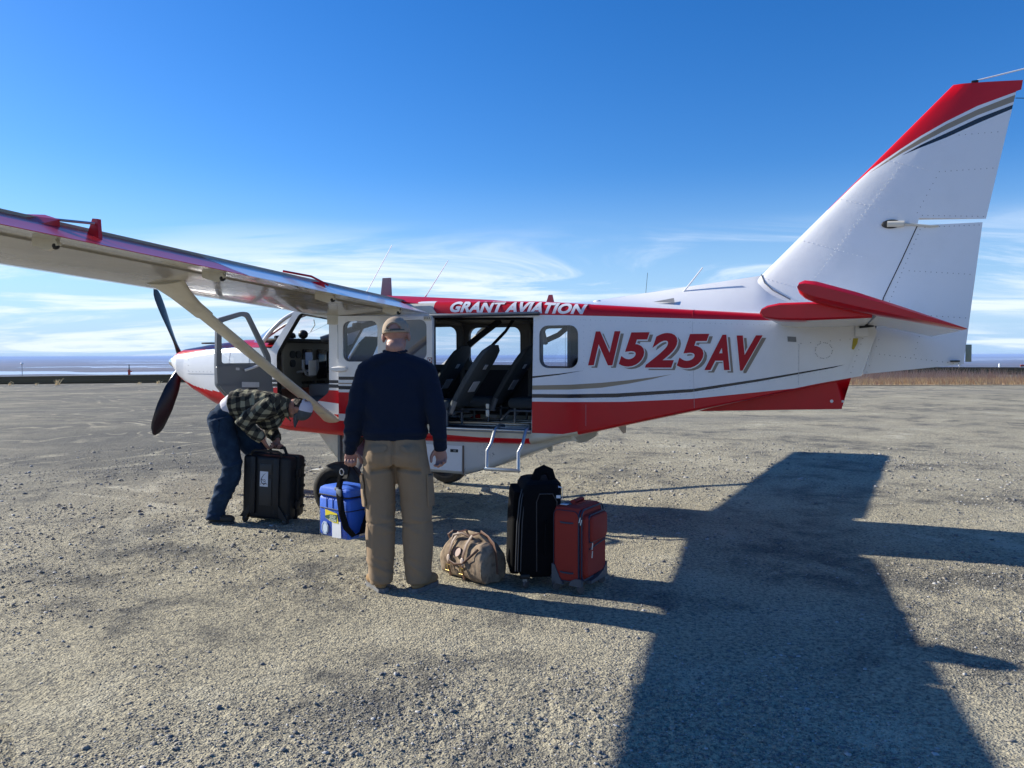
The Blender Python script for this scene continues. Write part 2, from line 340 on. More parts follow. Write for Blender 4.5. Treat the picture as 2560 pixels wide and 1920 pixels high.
def ground_mat():
    m = bpy.data.materials.new('gravel_apron'); m.use_nodes = True; t = m.node_tree; b = t.nodes['Principled BSDF']; nn = t.nodes.new; lk = t.links.new
    g = nn('ShaderNodeNewGeometry'); P = g.outputs['Position']; sp = nn('ShaderNodeSeparateXYZ'); lk(P, sp.inputs[0])
    def noise(s, d=4, ro=.6, dist=0, vec=None, sc=None):
        v = vec or P
        if sc:
            mm = nn('ShaderNodeMapping'); mm.inputs['Scale'].default_value = sc; lk(v, mm.inputs[0]); v = mm.outputs[0]
        n = nn('ShaderNodeTexNoise'); n.inputs['Scale'].default_value = s; n.inputs['Detail'].default_value = d; n.inputs['Roughness'].default_value = ro; n.inputs['Distortion'].default_value = dist; lk(v, n.inputs['Vector']); return n.outputs[0]
    def mixc(f, a, c):
        x = nn('ShaderNodeMixRGB'); lk(f, x.inputs[0])
        for i_, v in ((1, a), (2, c)):
            if isinstance(v, tuple): x.inputs[i_].default_value = (*v, 1)
            else: lk(v, x.inputs[i_])
        return x.outputs[0]
    n1 = noise(.55, 5, .6, .6); n2 = noise(2.3, 5, .65, .4); n3 = noise(38, 4, .75); n4 = noise(120, 3, .8)
    tan = (.50, .445, .31); gry = (.150, .145, .128); dk = (.055, .056, .056); pale = (.60, .56, .43)
    c = mixc(ramp(n3, .33, .60, t), gry, tan)
    patch = mth('MULTIPLY', ramp(n1, .46, .60, t), ramp(n2, .36, .62, t), None, t)
    c = mixc(mth('MULTIPLY', patch, .82, None, t), c, mixc(ramp(n3, .42, .6, t), dk, gry))
    lightp = mth('MULTIPLY', ramp(n1, .50, .30, t), ramp(n2, .42, .62, t), None, t)
    c = mixc(mth('MULTIPLY', lightp, .75, None, t), c, mixc(ramp(n3, .3, .6, t), tan, pale))
    # swept wheel marks: pale thin arcs on the middle apron
    nd = noise(.13, 2, .5, 1.4); rr = nn('ShaderNodeMath'); rr.operation = 'PINGPONG'; lk(mth('MULTIPLY', nd, 30, None, t), rr.inputs[0]); rr.inputs[1].default_value = 1.0
    arcs = mth('MULTIPLY', ramp(rr.outputs[0], .66, .99, t), ramp(noise(.45, 4, .65), .42, .60, t), None, t)
    arcs = mth('MULTIPLY', arcs, ramp(sp.outputs[1], 4.5, 9.0, t), None, t)
    arcs = mth('MULTIPLY', arcs, mth('ADD', ramp(sp.outputs[0], 3.0, -2.0, t), .25, None, t), None, t); c = mixc(mth('MINIMUM', mth('MULTIPLY', mth('MULTIPLY', arcs, ramp(sp.outputs[1], 13.0, 8.0, t), None, t), .42, None, t), 1.0, None, t), c, pale)
    lft = mth('MULTIPLY', ramp(mth('DIVIDE', sp.outputs[0], mth('MAXIMUM', sp.outputs[1], 1.0, None, t), None, t), .10, -.45, t), ramp(sp.outputs[1], 5.0, 14.0, t), None, t)
    lft = mth('MULTIPLY', lft, mth('SUBTRACT', 1.0, mth('MINIMUM', arcs, 1.0, None, t), None, t), None, t)
    c = mixc(mth('MULTIPLY', lft, mth('ADD', mth('MULTIPLY', ramp(noise(.22, 4, .6), .35, .6, t), .45, None, t), .42, None, t), None, t), c, (.105, .102, .090))
    # graded streaks on the distant apron
    st = noise(1.0, 6, .68, .8, None, (.10, .42, 1)); far = ramp(sp.outputs[1], 9, 22, t)
    big = noise(.028, 3, .5, .4); c = mixc(mth('MULTIPLY', far, mth('MULTIPLY', ramp(st, .40, .66, t), mth('ADD', mth('MULTIPLY', ramp(big, .40, .60, t), .6, None, t), .25, None, t), None, t), None, t), c, (.165, .162, .145))
    st2 = noise(1.0, 5, .7, .6, None, (.07, .8, 1))
    c = mixc(mth('MULTIPLY', far, mth('MULTIPLY', ramp(st2, .56, .72, t), .5, None, t), None, t), c, (.33, .31, .26))
    # dark speckle and pale chips
    vo = nn('ShaderNodeTexVoronoi'); vo.inputs['Scale'].default_value = 62; lk(P, vo.inputs['Vector'])
    c = mixc(mth('MULTIPLY', ramp(vo.outputs['Distance'], .30, .14, t), ramp(noise(31, 2), .50, .60, t), None, t), c, (.075, .074, .074))
    c = mixc(mth('MULTIPLY', ramp(n4, .66, .76, t), .55, None, t), c, (.48, .46, .41))
    # far land: gravel ends, open tundra with lakes beyond the airfield
    dist = nn('ShaderNodeVectorMath'); dist.operation = 'LENGTH'; lk(P, dist.inputs[0]); D = dist.outputs['Value']
    tn = noise(.0011, 6, .6, .5, None, (1, .45, 1)); tn2 = noise(.006, 5, .65, 0, None, (1, .35, 1))
    tund = mixc(ramp(tn, .4, .62, t), (.105, .075, .060), (.055, .052, .050)); tund = mixc(mth('MULTIPLY', ramp(tn2, .52, .7, t), .6, None, t), tund, (.21, .165, .12))
    c = mixc(ramp(D, 120, 200, t), c, tund)
    lk(c, b.inputs['Base Color']); b.inputs['Roughness'].default_value = .93; b.inputs['Specular IOR Level'].default_value = .25
    v2 = nn('ShaderNodeTexVoronoi'); v2.inputs['Scale'].default_value = 95; v2.feature = 'SMOOTH_F1'; lk(P, v2.inputs['Vector'])
    hgt = mth('ADD', mth('MULTIPLY', n3, 1.1, None, t), mth('ADD', mth('MULTIPLY', v2.outputs['Distance'], -1.0, None, t), mth('MULTIPLY', n4, .5, None, t), None, t), None, t)
    bp = nn('ShaderNodeBump'); bp.inputs['Strength'].default_value = 1.0; bp.inputs['Distance'].default_value = .014; lk(hgt, bp.inputs['Height'])
    hb = mth('ADD', noise(7, 5, .7), mth('MULTIPLY', noise(1.6, 3), 1.2, None, t), None, t)
    bp2 = nn('ShaderNodeBump'); bp2.inputs['Strength'].default_value = .9; bp2.inputs['Distance'].default_value = .035; lk(hb, bp2.inputs['Height']); lk(bp.outputs[0], bp2.inputs['Normal'])
    lk(bp2.outputs[0], b.inputs['Normal']); return m
go = link('ground', me, None, ground_mat(), False); tag(go, kind='structure')

# gravel: loose stones on the near apron, one joined object
def stones(nst):
    V = []; F = []
    base = np.array([(1, 0, 0), (-1, 0, 0), (0, 1, 0), (0, -1, 0), (0, 0, 1), (0, 0, -1), (.62, .62, .62), (-.62, .6, .6), (.6, -.62, .6), (-.6, -.6, .62)], float)
    tri_ = [(4, 0, 6), (4, 6, 2), (6, 0, 2), (4, 2, 7), (4, 7, 1), (7, 2, 1), (4, 1, 9), (4, 9, 3), (9, 1, 3), (4, 3, 8), (4, 8, 0), (8, 3, 0)]
    k = 0; xs = []; 
    d = np.exp(RNG.uniform(np.log(2.3), np.log(15), nst * 3)); a = np.radians(RNG.uniform(-42, 42, nst * 3)); x = d * np.sin(a); y = d * np.cos(a)
    cl = vnoise(x * .9 + 7, y * .9, 9) * .6 + vnoise(x * 2.7, y * 2.7, 21) * .4; keep = RNG.random(nst * 3) < np.clip((cl - .30) * 2.3, .10, 1); x = x[keep][:nst]; y = y[keep][:nst]; n = len(x)
    r = .0030 + .0045 * RNG.random(n) ** 2 + .012 * RNG.random(n) ** 26; r *= np.clip(np.hypot(x, y) / 6, .8, 1.7)
    z = ground_z(x, y)
    th = RNG.uniform(0, 2 * PI, n); B = base[None] * (1 + RNG.uniform(-.35, .35, (n, 10, 3))); B = B * np.stack([r * RNG.uniform(.8, 1.6, n), r * RNG.uniform(.7, 1.1, n), r * RNG.uniform(.45, .85, n)], -1)[:, None]
    c, s = np.cos(th)[:, None], np.sin(th)[:, None]; bx = B[..., 0] * c - B[..., 1] * s; by = B[..., 0] * s + B[..., 1] * c
    Vn = np.stack([bx + x[:, None], by + y[:, None], B[..., 2] + z[:, None] + r[:, None] * .12], -1).reshape(-1, 3)
    Tn = (np.array(tri_)[None] + (np.arange(n) * 10)[:, None, None]).reshape(-1, 3)
    me = bpy.data.meshes.new('gravel_stones'); me.vertices.add(len(Vn)); me.vertices.foreach_set('co', Vn.astype(np.float32).ravel())
    me.loops.add(len(Tn) * 3); me.loops.foreach_set('vertex_index', Tn.astype(np.int32).ravel()); me.polygons.add(len(Tn)); me.polygons.foreach_set('loop_start', (np.arange(len(Tn)) * 3).astype(np.int32))
    me.materials.append(mats_[0]); me.materials.append(mats_[1]); me.materials.append(mats_[2])
    me.polygons.foreach_set('material_index', np.repeat(RNG.choice(3, n, p=[.5, .38, .12]), len(tri_)).astype(np.int32)); me.update(); me.validate()
    return link('gravel_stones', me, None, None, False)
mats_ = [mat('stone_grey', (.165, .163, .16), .85), mat('stone_tan', (.29, .265, .22), .9), mat('stone_pale', (.43, .42, .40), .8)]
tag(stones(62000), 'loose grey and tan gravel stones scattered over the near apron', 'gravel', kind='stuff')

# sheets beyond the apron
def sheet(name, poly, z, m_, kind='structure'):
    o = mk(name, [(x, y, z) for x, y in poly], [tuple(range(len(poly)))], [m_], None, smooth=False); o['kind'] = kind; return o
DARKG = mat('dark_strip_ground', (.016, .018, .015), .98, spec=0.0, var=.7, vs=.35, col2=(.034, .035, .027), stretch=(.12, 1, 1), bump=.5, bs=2.0, bd=.05)
sheet('runway', [(-46, 41.5), (-26, 46), (-4, 52), (30, 60), (80, 62), (80, 88), (50, 98), (20, 92), (-10, 76), (-52, 55)], .05, DARKG)
WATER = bpy.data.materials.new('lake_water'); WATER.use_nodes = True; b = WATER.node_tree.nodes['Principled BSDF']; b.inputs['Base Color'].default_value = (.62, .68, .74, 1); b.inputs['Roughness'].default_value = .25; b.inputs['IOR'].default_value = 1.6
def lake(x0, x1, y0, y1, seed, name='lake'):
    rr = random.Random(seed); n = 60; top = []; bot = []; ph = rr.random() * 6
    for i in range(n + 1):
        u = i / n; x = x0 + (x1 - x0) * u; e = math.sin(PI * u) ** .35; c = (y0 + y1) / 2 + (y1 - y0) * .18 * math.sin(u * 7 + ph); h = (y1 - y0) / 2 * e * (.8 + .3 * math.sin(u * 17 + ph) + .15 * math.sin(u * 41))
        top.append((x, c + h)); bot.append((x, c - h))
    return sheet(name, bot + top[::-1], -44.7, WATER)
lake(-2600, -250, 2020, 2560, 1, 'river')
lake(-2200, -1350, 3300, 3700, 2); lake(-1100, -400, 3500, 3800, 3); lake(-3000, -1700, 5200, 5700, 4); lake(-2100, -600, 3850, 4050, 9)
lake(-1500, 6500, 6100, 7500, 5, 'river'); lake(-900, 7500, 8300, 10300, 6, 'river'); lake(-5500, -2600, 9000, 10500, 7); lake(-4000, -3000, 6800, 7400, 8); lake(900, 3100, 4700, 4900, 12)

# ridge of far low hills
m = MB(); ridge = []
xs_ = np.linspace(-34000, 34000, 160); hz = 20 + 45 * vnoise(xs_ / 5200, xs_ * 0, 31) + 14 * vnoise(xs_ / 900, xs_ * 0, 32)
m.loft([[(x, 38000, -45), (x, 39500, -45 + h), (x, 44000, -45)] for x, h in zip(xs_, hz)], 0, False, False)
o = m.build('far_hills', [mat('hill_tundra', (.07, .065, .062), .95)]); o['kind'] = 'structure'

# dead grass and bare willow at the right edge of the apron
def blades(name, n, xr, yr, hr, w_, cols, lean, label, cat, zbase=0.0, clump=None):
    x = RNG.uniform(*xr, n); y = RNG.uniform(*yr, n)
    if clump: k = vnoise(x * clump, y * clump * 1.5, 40) > .38; x, y = x[k], y[k]
    n = len(x); h = RNG.uniform(*hr, n) * (.6 + .7 * vnoise(x * .5, y * .5, 41)); a = RNG.uniform(0, 2 * PI, n); ln = RNG.uniform(.1, lean, n) * h; a2 = RNG.uniform(0, 2 * PI, n)
    dx, dy = np.cos(a) * w_, np.sin(a) * w_ * .4; tx, ty = np.cos(a2) * ln, np.sin(a2) * ln
    V = np.stack([np.stack([x - dx, y - dy, 0 * x + zbase], -1), np.stack([x + dx, y + dy, 0 * x + zbase], -1), np.stack([x + tx * .5 + dx * .6, y + ty * .5, h * .55 + zbase], -1), np.stack([x + tx * .5 - dx * .6, y + ty * .5, h * .55 + zbase], -1), np.stack([x + tx, y + ty, h + zbase], -1)], 1).reshape(-1, 3)
    k = np.arange(n) * 5; F = [t for i_ in k for t in ((i_, i_ + 1, i_ + 2, i_ + 3), (i_ + 3, i_ + 2, i_ + 4))]
    ci = RNG.integers(0, len(cols), n); mi_ = np.repeat(ci, 2)
    o = mk(name, V.tolist(), F, cols, None, mi_.tolist(), smooth=False); tag(o, label, cat, kind='stuff'); return o
GR = [mat('straw', (.80, .62, .34), .9), mat('straw_dark', (.58, .42, .24), .9), mat('dead_grass_red', (.50, .31, .20), .9)]
WL = [mat('willow_twig', (.40, .26, .21), .9), mat('willow_grey', (.50, .40, .32), .9), mat('willow_pale', (.33, .25, .18), .9)]
blades('dead_grass', 26000, (10, 46), (40.5, 45.5), (.12, .42), .022, GR, .6, 'strip of straw coloured dead grass along the far right apron edge', 'grass')
blades('willow_scrub', 30000, (10, 52), (44.0, 53), (.20, .85), .011, WL, .5, 'reddish bare willow scrub behind the dead grass on the right', 'scrub', clump=.35)
sheet('grass_verge', [(9.5, 40.2), (60, 40.2), (60, 54), (14, 52)], .03, mat('verge_soil', (.52, .40, .25), .95, var=.7, vs=1.2, col2=(.10, .075, .055)))
def tuft(x, y, h, n, label):
    m = MB()
    for i_ in range(n):
        a = random.uniform(0, 2 * PI); l = random.uniform(.2, .7) * h; b_ = Vector((x + random.uniform(-.12, .12), y + random.uniform(-.1, .1), .03)); t = b_ + Vector((math.cos(a) * l, math.sin(a) * l, h * random.uniform(.5, 1)))
        m.tube([b_, b_.lerp(t, .5) + Vector((0, 0, .05)), t], [.010, .008, .002], 4)
    tag(m.build('grass_tuft', [GR[0]]), label, 'grass tuft', 'dry grass tufts along the left apron edge')
for (x, y, h, n, lb) in ((-25.3, 43.0, .42, 26, 'tallest straw tuft on the left apron edge'), (-27.6, 42.6, .25, 12, 'small straw tuft left of the tallest one on the apron edge'), (-20.2, 44.2, .22, 14, 'low straw tuft left of the propeller on the far apron edge'), (-21.2, 44.0, .14, 10, 'low straw tuft next to the tallest tuft, on its right'), (-17.0, 45.5, .12, 10, 'tiny straw tuft nearest the aeroplane nose on the apron edge'), (-26.4, 43, .16, 8, 'short straw tuft second from the left on the apron edge')): tuft(x, y, h, n, lb)

def post(loc, build, name, label, cat):
    e = empty(name, loc); tag(e, label, cat); build(e); return e
def b_ball(e):
    MB().tube([(0, 0, -.2), (0, 0, 1.0)], .03, 8).build('pole', [POLEM], e); MB().ell((0, 0, 1.12), (.12, .12, .11)).build('white_ball', [WLET], e)
post((-44.3, 70.0, -.15), b_ball, 'marker_ball_pole', 'white ball on a thin pole at the far left edge of the airfield', 'marker')
def b_sock(e):
    MB().tube([(0, 0, -.1), (0, 0, .95)], [.07, .04], 10).build('post', [NAVY], e); MB().box((0, 0, .22), (.20, .15, .5), 0, .02).build('base_box', [ORANGE], e); MB().box((.15, 0, .30), (.25, .06, .10), 0, .02).build('arm', [ORANGE], e)
post((-36.6, 74.0, -.1), b_sock, 'red_marker_post', 'red marker post with dark top at the far edge left of the propeller', 'marker')
def b_white(e): MB().box((0, 0, .20), (.22, .2, .5), 0, .05).build('cabinet', [WLET], e); MB().box((0, 0, -.15), (.7, .5, .2), 0, .03).build('plinth', [POLEM], e)
post((63, 100, 0), b_white, 'white_marker_cabinet', 'small white cabinet standing far off beyond the rudder', 'cabinet')
def b_sign(e):
    MB().box((0, 0, .25), (.55, .08, .22), 0, .04).build('panel', [ORANGE], e)
    for x_ in (-.25, .25): MB().tube([(x_, 0, -.1), (x_, 0, .15)], .04, 8).build('leg', [POLEM], e)
post((62, 94, 0), b_sign, 'runway_sign', 'small orange sign far off at the right edge of the picture', 'sign')
for x_, y_, lb in ((55.5, 96, 'tiny white edge light just right of the rudder trim tab'), (65.3, 97, 'tiny white edge light between the white cabinet and the orange sign')):
    post((x_, y_, 0), lambda e: (MB().ell((0, 0, .35), (.14, .14, .16)).build('lamp_head', [WLET], e), MB().tube([(0, 0, -.1), (0, 0, .3)], .04, 8).build('stem', [POLEM], e)), 'edge_light', lb, 'runway light')
# ================================================================== the aircraft (local X forward, Y to port, Z up)
PSI = R(22.8)
plane = empty('aircraft', (4.0, 6.4, 0), PI - PSI)
tag(plane, 'red and white high wing propeller aeroplane with open cabin doors parked on gravel', 'aeroplane')
def hw(s):
    if s < .55: return .07
    if s < 3.4: return .07 + .56 * ((s - .55) / 2.85) ** .8
    if s < 6.6: return .63
    return max(.20, .63 - .33 * ((s - 6.6) / 2.0) ** 1.5)
HSH = [(.9, 1.87), (1.77, 1.902), (2.38, 1.924), (3.08, 1.956), (3.85, 1.985), (4.85, 2.02), (6.17, 2.045), (6.6, 2.11)]
HRT = [(.9, 1.93), (1.82, 1.969), (2.38, 2.009), (3.31, 2.076), (3.8, 2.117), (4.4, 2.138), (5.0, 2.155), (6.6, 2.175)]
HB = [(.9, 1.46), (1.163, 1.385), (1.375, 1.336), (2.01, 1.184), (2.38, 1.098), (2.82, .997), (3.26, .893), (3.6, .82), (3.88, .75), (5, .735), (6, .749), (6.785, .784), (7.3, .87)]
RIDGE = [(.9, 2.05), (1.5, 2.15), (1.857, 2.328), (2.8, 2.22), (3.5, 2.142), (3.8, 2.135)]
REDLOW = [(1.0, 1.372), (1.375, 1.336), (1.517, 1.314), (2.4, 1.212), (3.0, 1.178), (3.589, 1.168), (3.87, 1.166)]
BLU = [(1.15, 1.517), (1.237, 1.501), (1.83, 1.393), (2.401, 1.300), (3.067, 1.254), (3.5, 1.242), (3.87, 1.238)]
BLL = [(1.15, 1.517), (1.237, 1.490), (1.83, 1.371), (2.401, 1.272), (3.067, 1.218), (3.5, 1.206), (3.87, 1.202)]
TNU = [(2.57, 1.431), (2.75, 1.402), (2.95, 1.376), (3.2, 1.350), (3.5, 1.330), (3.87, 1.318)]
TNL = [(2.57, 1.431), (2.75, 1.386), (2.95, 1.345), (3.2, 1.305), (3.5, 1.285), (3.87, 1.278)]
B1U = [(3.36, 1.462), (3.6, 1.432), (3.87, 1.406)]; B1L = [(3.36, 1.462), (3.6, 1.420), (3.87, 1.387)]
WHI, RD, TN, NV, CR = 0, 1, 2, 3, 4
FM = [WHITE, RED, TAN, NAVY, CREAM]
def side_paint(s, h):
    if s < 3.87:
        if s > 1.15 and interp(BLL, s) < h < interp(BLU, s): return NV
        if s > 2.57 and interp(TNL, s) < h < interp(TNU, s): return TN
        if s > 3.36 and interp(B1L, s) < h < interp(B1U, s): return NV
        if s > 1.0 and h < interp(REDLOW, s) and (s < 3.3 or h > .868): return RD
        if h < .87: return CR
        return WHI
    if s < 5.0:
        if h < interp([(3.87, .786), (5.0, .826)], s): return RD if h > .735 else CR
        return CR if h < .95 else WHI
    if s < 6.0: return RD if h < .92 else WHI
    t = s
    if 6.0 < s < 7.1 and 1.314 < h < 1.347: return NV
    if 6.0 < s < 7.1 and 1.265 < h < 1.302: return NV
    if s < 6.42 and h < 1.115 - (6.42 - s) * .0 and .981 < h and h < 1.092 + (s - 6.06) * .1 and h > .985 + max(0, s - 6.2) * .5: return WHI
    lim = interp([(6.0, 1.235), (6.9, 1.26), (7.05, 1.235), (7.86, 1.192), (8.08, 1.205), (8.35, 1.246), (8.6, 1.31), (8.8, 1.42)], s)
    return RD if h < lim else WHI
door_open = [(4.928, 1.985), (3.852, 1.962), (3.875, .882), (4.928, .896)]
WIN_AFT = rrect(3.413, 1.484, 3.792, 1.882, .085)
cockpit_open = rpoly([(6.55, 2.068), (6.175, 1.998), (6.182, 1.22), (6.36, 1.095), (6.88, 1.095), (6.885, 1.63)], .05)
port_out = [(1.02, 1.42), (.90, 1.80), (.93, 1.87), (1.77, 1.902), (2.38, 1.924), (3.08, 1.956), (3.85, 1.985), (4.85, 2.02), (6.17, 2.045), (6.45, 2.09), (6.60, 2.12), (6.70, 1.99), (6.96, 1.69), (7.30, 1.70), (7.30, .93), (6.785, .845), (6, .81), (5, .80), (3.95, .81), (3.6, .86), (3.26, .93), (2.82, 1.03), (2.38, 1.125), (2.01, 1.205), (1.375, 1.35)]
LINES = [REDLOW, BLU, BLL, TNU, TNL, B1U, B1L, [(3.3, .868), (3.87, .868)], [(3.87, .786), (5.0, .826)], [(3.87, .8), (3.87, 1.9)], [(5.0, .8), (5.0, .95)], [(6.0, 1.347), (7.1, 1.347)], [(6.0, 1.314), (7.1, 1.314)], [(6.0, 1.302), (7.1, 1.302)], [(6.0, 1.265), (7.1, 1.265)], [(6.0, 1.092), (6.42, 1.134)], [(6.0, .985), (6.2, .985), (6.42, 1.095)], [(6.0, 1.235), (6.9, 1.26), (7.05, 1.235), (7.3, 1.224)], [(6.0, .82), (6.0, 2.0)]]
NEAR_W = [WIN_AFT]
FARW = [rrect(5.28, 1.50, 5.70, 1.938, .09), rrect(4.48, 1.497, 5.12, 1.922, .09), rrect(3.72, 1.484, 4.24, 1.90, .09), rpoly([(6.52, 2.03), (6.05, 1.97), (6.05, 1.56), (6.83, 1.56)], .05)]
fus = MB()  # placeholder parts come from plates
PW = rrect(5.53, 1.53, 5.975, 1.968, .075)
skin_p = plate('fuselage', port_out, [WIN_AFT, door_open, cockpit_open, PW], lambda s, h, t: (s, hw(s) - t, h), FM, plane, side_paint, LINES, .16, .1)
skin_s = plate('fuselage_side', port_out, FARW, lambda s, h, t: (s, -hw(s) + t, h), FM, skin_p, side_paint, LINES, .16, .1)
# shoulders, deck / roof, lower corner and belly as strips along the stations
ss = [x for x in np.arange(.90, 6.61, .06)]
m = MB(); rings = []; mis = []
NB = 9; ND = 12
for s in ss:
    w0 = hw(s); rh = min(.14, .5 * w0); hs = interp(HSH, s); hr = interp(HRT, s); rg = max(interp(RIDGE, s), hr - .0) if s < 3.8 else hr + .02
    ring = []
    for i in range(NB + 1):
        p = PI / 2 * i / NB; ring.append((s, w0 - rh + rh * math.cos(p) ** .62, hs + (hr - hs) * math.sin(p) ** .8))
    for i in range(1, ND + 1):
        u = i / ND; ring.append((s, (w0 - rh) * (1 - u), hr + (rg - hr) * u ** 1.35))
    full = ring + [(a, -b, c) for a, b, c in ring[-2::-1]]; rings.append(full)
n = len(rings[0]); vs = [p for r_ in rings for p in r_]; fs = []; mi = []
for i in range(len(rings) - 1):
    for k in range(n - 1):
        kk = min(k, n - 2 - k); s = ss[i]
        fs.append((i * n + k, i * n + k + 1, (i + 1) * n + k + 1, (i + 1) * n + k))
        if s < 4.88: mi.append(RD if (kk < NB or (s > 3.62)) and s > 1.62 else WHI)
        else: mi.append(CR if kk < 5 and s < 6.3 else (RD if kk > 8 else WHI))
mk('roof_skin', vs, fs, FM, skin_p, mi)
rings = []; ss2 = [x for x in np.arange(1.02, 7.31, .06)]
OUTB = [(1.02, 1.42), (1.375, 1.35), (2.01, 1.205), (2.38, 1.125), (2.82, 1.03), (3.26, .93), (3.6, .86), (3.95, .81), (5, .80), (6, .81), (6.785, .845), (7.3, .93)]
for s in ss2:
    w0 = hw(s); r_ = min(.09, w0 * .6); top = interp(OUTB, s); hb = interp(HB, s); ring = []
    for i in range(7): p = PI / 2 * i / 6; ring.append((s, w0 - r_ + r_ * math.cos(p), top + (hb - top) * math.sin(p)))
    for i in range(1, 5): ring.append((s, (w0 - r_) * (1 - i / 4), hb))
    rings.append(ring + [(a, -b, c) for a, b, c in ring[-2::-1]])
n = len(rings[0]); vs = [p for r_ in rings for p in r_]; fs = []; mi = []
for i in range(len(rings) - 1):
    for k in range(n - 1):
        fs.append((i * n + k, (i + 1) * n + k, (i + 1) * n + k + 1, i * n + k + 1)); s = ss2[i]
        mi.append(RD if s < 3.4 or s > 3.9 else CR)
mk('belly_skin', vs, fs, FM, skin_p, mi)
# tail cone end
m = MB(); w1 = hw(1.0)
m.loft([[(1.02, w1, 1.42), (.90, hw(.9), 1.86), (.90, -hw(.9), 1.86), (1.02, -w1, 1.42)], [(.99, .05, 1.44), (.90, .045, 1.80), (.90, -.045, 1.80), (.99, -.05, 1.44)]], 0)
m.build('tail_cone_end', [WHITE], skin_p)
# tail cone panel, inspection disc, data plate, yellow rib
def onside(pts, name, mats, off=.004, parent=skin_p, thick=.003, sgn=1):
    return plate(name, pts, [], lambda s, h, t: (s, sgn * (hw(s) + off - t), h), mats, parent, thick=thick, grid=.15, step=.06)
onside([(1.515, 1.699), (1.521, 1.792), (1.40, 1.80), (1.06, 1.765), (1.075, 1.735), (1.083, 1.722)], 'access_panel', [WHITE])
onside([(1.317 + .078 * math.cos(a), 1.638 - .0 + .078 * math.sin(a)) for a in np.linspace(0, 2 * PI, 24, endpoint=False)], 'inspection_cover', [WHITE])
onside([(1.61, 1.762), (1.54, 1.757), (1.537, 1.712), (1.607, 1.717)], 'data_plate', [ALUD])
onside([(1.086, 1.742), (1.046, 1.742), (1.052, 1.70), (1.08, 1.645), (1.095, 1.65)], 'hinge_rib', [YELLOW], .006)
# frame panel at the tail end (slanted)
onside([(1.01, 1.77), (.93, 1.80), (1.045, 1.44), (1.155, 1.40)], 'tail_frame_panel', [WHITE], .005)

# interior lining, floor, ceiling, bulkheads
intw = [(3.55, .93), (3.55, 1.93), (6.1, 1.99), (6.9, 1.68), (6.9, .93)]
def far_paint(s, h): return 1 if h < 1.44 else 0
inn = lambda sg: (lambda s, h, t: (s, sg * (hw(s) - .045 - t), h))
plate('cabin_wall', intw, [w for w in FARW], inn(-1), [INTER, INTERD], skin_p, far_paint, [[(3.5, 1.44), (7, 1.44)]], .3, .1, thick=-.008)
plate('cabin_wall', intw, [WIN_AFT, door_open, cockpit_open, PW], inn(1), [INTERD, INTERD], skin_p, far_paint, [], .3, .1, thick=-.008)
def rim(lp, wa, wb, m_, mi=0):
    l = dens(lp, .08); nn = len(l); m_.loft([[(p[0], wa(p[0]), p[1]) for p in l], [(p[0], wb(p[0]), p[1]) for p in l]], mi, True, False)
m = MB()
for w_ in FARW: m = MB(); rim(w_, lambda s: -hw(s) - .004, lambda s: -hw(s) + .055, m); m.build('window_frame', [INTER], skin_p)
m = MB(); rim(WIN_AFT, lambda s: hw(s) + .004, lambda s: hw(s) - .10, m); m.build('window_frame', [TRIMG], skin_p)
m = MB(); rim(door_open, lambda s: hw(s) - .001, lambda s: hw(s) - .06, m); m.build('door_jamb', [BLACKR], skin_p); m = MB(); rim(cockpit_open, lambda s: hw(s) - .001, lambda s: hw(s) - .07, m); m.build('door_jamb', [BLACKR], skin_p)
for w_ in FARW: plate('window_pane', w_, [], lambda s, h, t: (s, -hw(s) + .01 + t, h), [GLASS], skin_p, grid=.5)
plate('window_pane', WIN_AFT, [], lambda s, h, t: (s, hw(s) - .012 - t, h), [GLASS], skin_p, grid=.5)
m = MB()
m.box((5.2, 0, .872), (3.4, 1.17, .024), 0)
m.build('cabin_floor', [FLOORM], skin_p)
m = MB()
for y_ in (-.42, -.2, .06, .26): m.box((4.6, y_, .888), (1.9, .022, .008), 0)
m.build('seat_rail', [ALU], skin_p)
m = MB(); m.loft([[(s, (hw(s) - .05) * c, interp([(3.5, 2.0), (4.9, 2.03), (6.17, 2.05), (6.6, 2.12)], s) - .02 - .05 * abs(c) ** 4) for c in np.linspace(-1, 1, 13)] for s in (3.5, 4.2, 4.9, 5.6, 6.17, 6.4, 6.6)], 0, False, False); m.build('headliner', [INTER], skin_p)
m = MB(); m.box((3.53, 0, 1.42), (.03, 1.1, 1.06)); m.build('rear_bulkhead', [INTERD], skin_p)
for s in (4.36, 5.2, 5.9):      # hoop frames of the cabin
    m = MB(); m.tube([(s, -.575, 1.0), (s, -.575, 1.86), (s, -.50, 1.97), (s, 0, 1.995)], .028, 8)
    m.build('cabin_frame', [INTER], skin_p)
m = MB(); m.tube([(3.98, -.25, 1.985), (3.96, .0, 1.93), (3.9, .25, 1.84), (3.84, .33, 1.72)], .022, 10); m.build('air_duct', [TRIMG], skin_p)
# door rails
m = MB(); m.box((4.37, .648, 2.003), (1.16, .05, .022), 0, .006); m.box((4.37, .655, 1.985), (1.16, .03, .014), 1); m.build('upper_door_rail', [ALUD, BLACKR], skin_p)
m = MB(); m.box((4.40, .635, .885), (1.05, .055, .018), 0, .004); m.box((4.40, .652, .868), (1.05, .02, .012), 1); m.build('door_sill', [ALU, ALUD], skin_p)

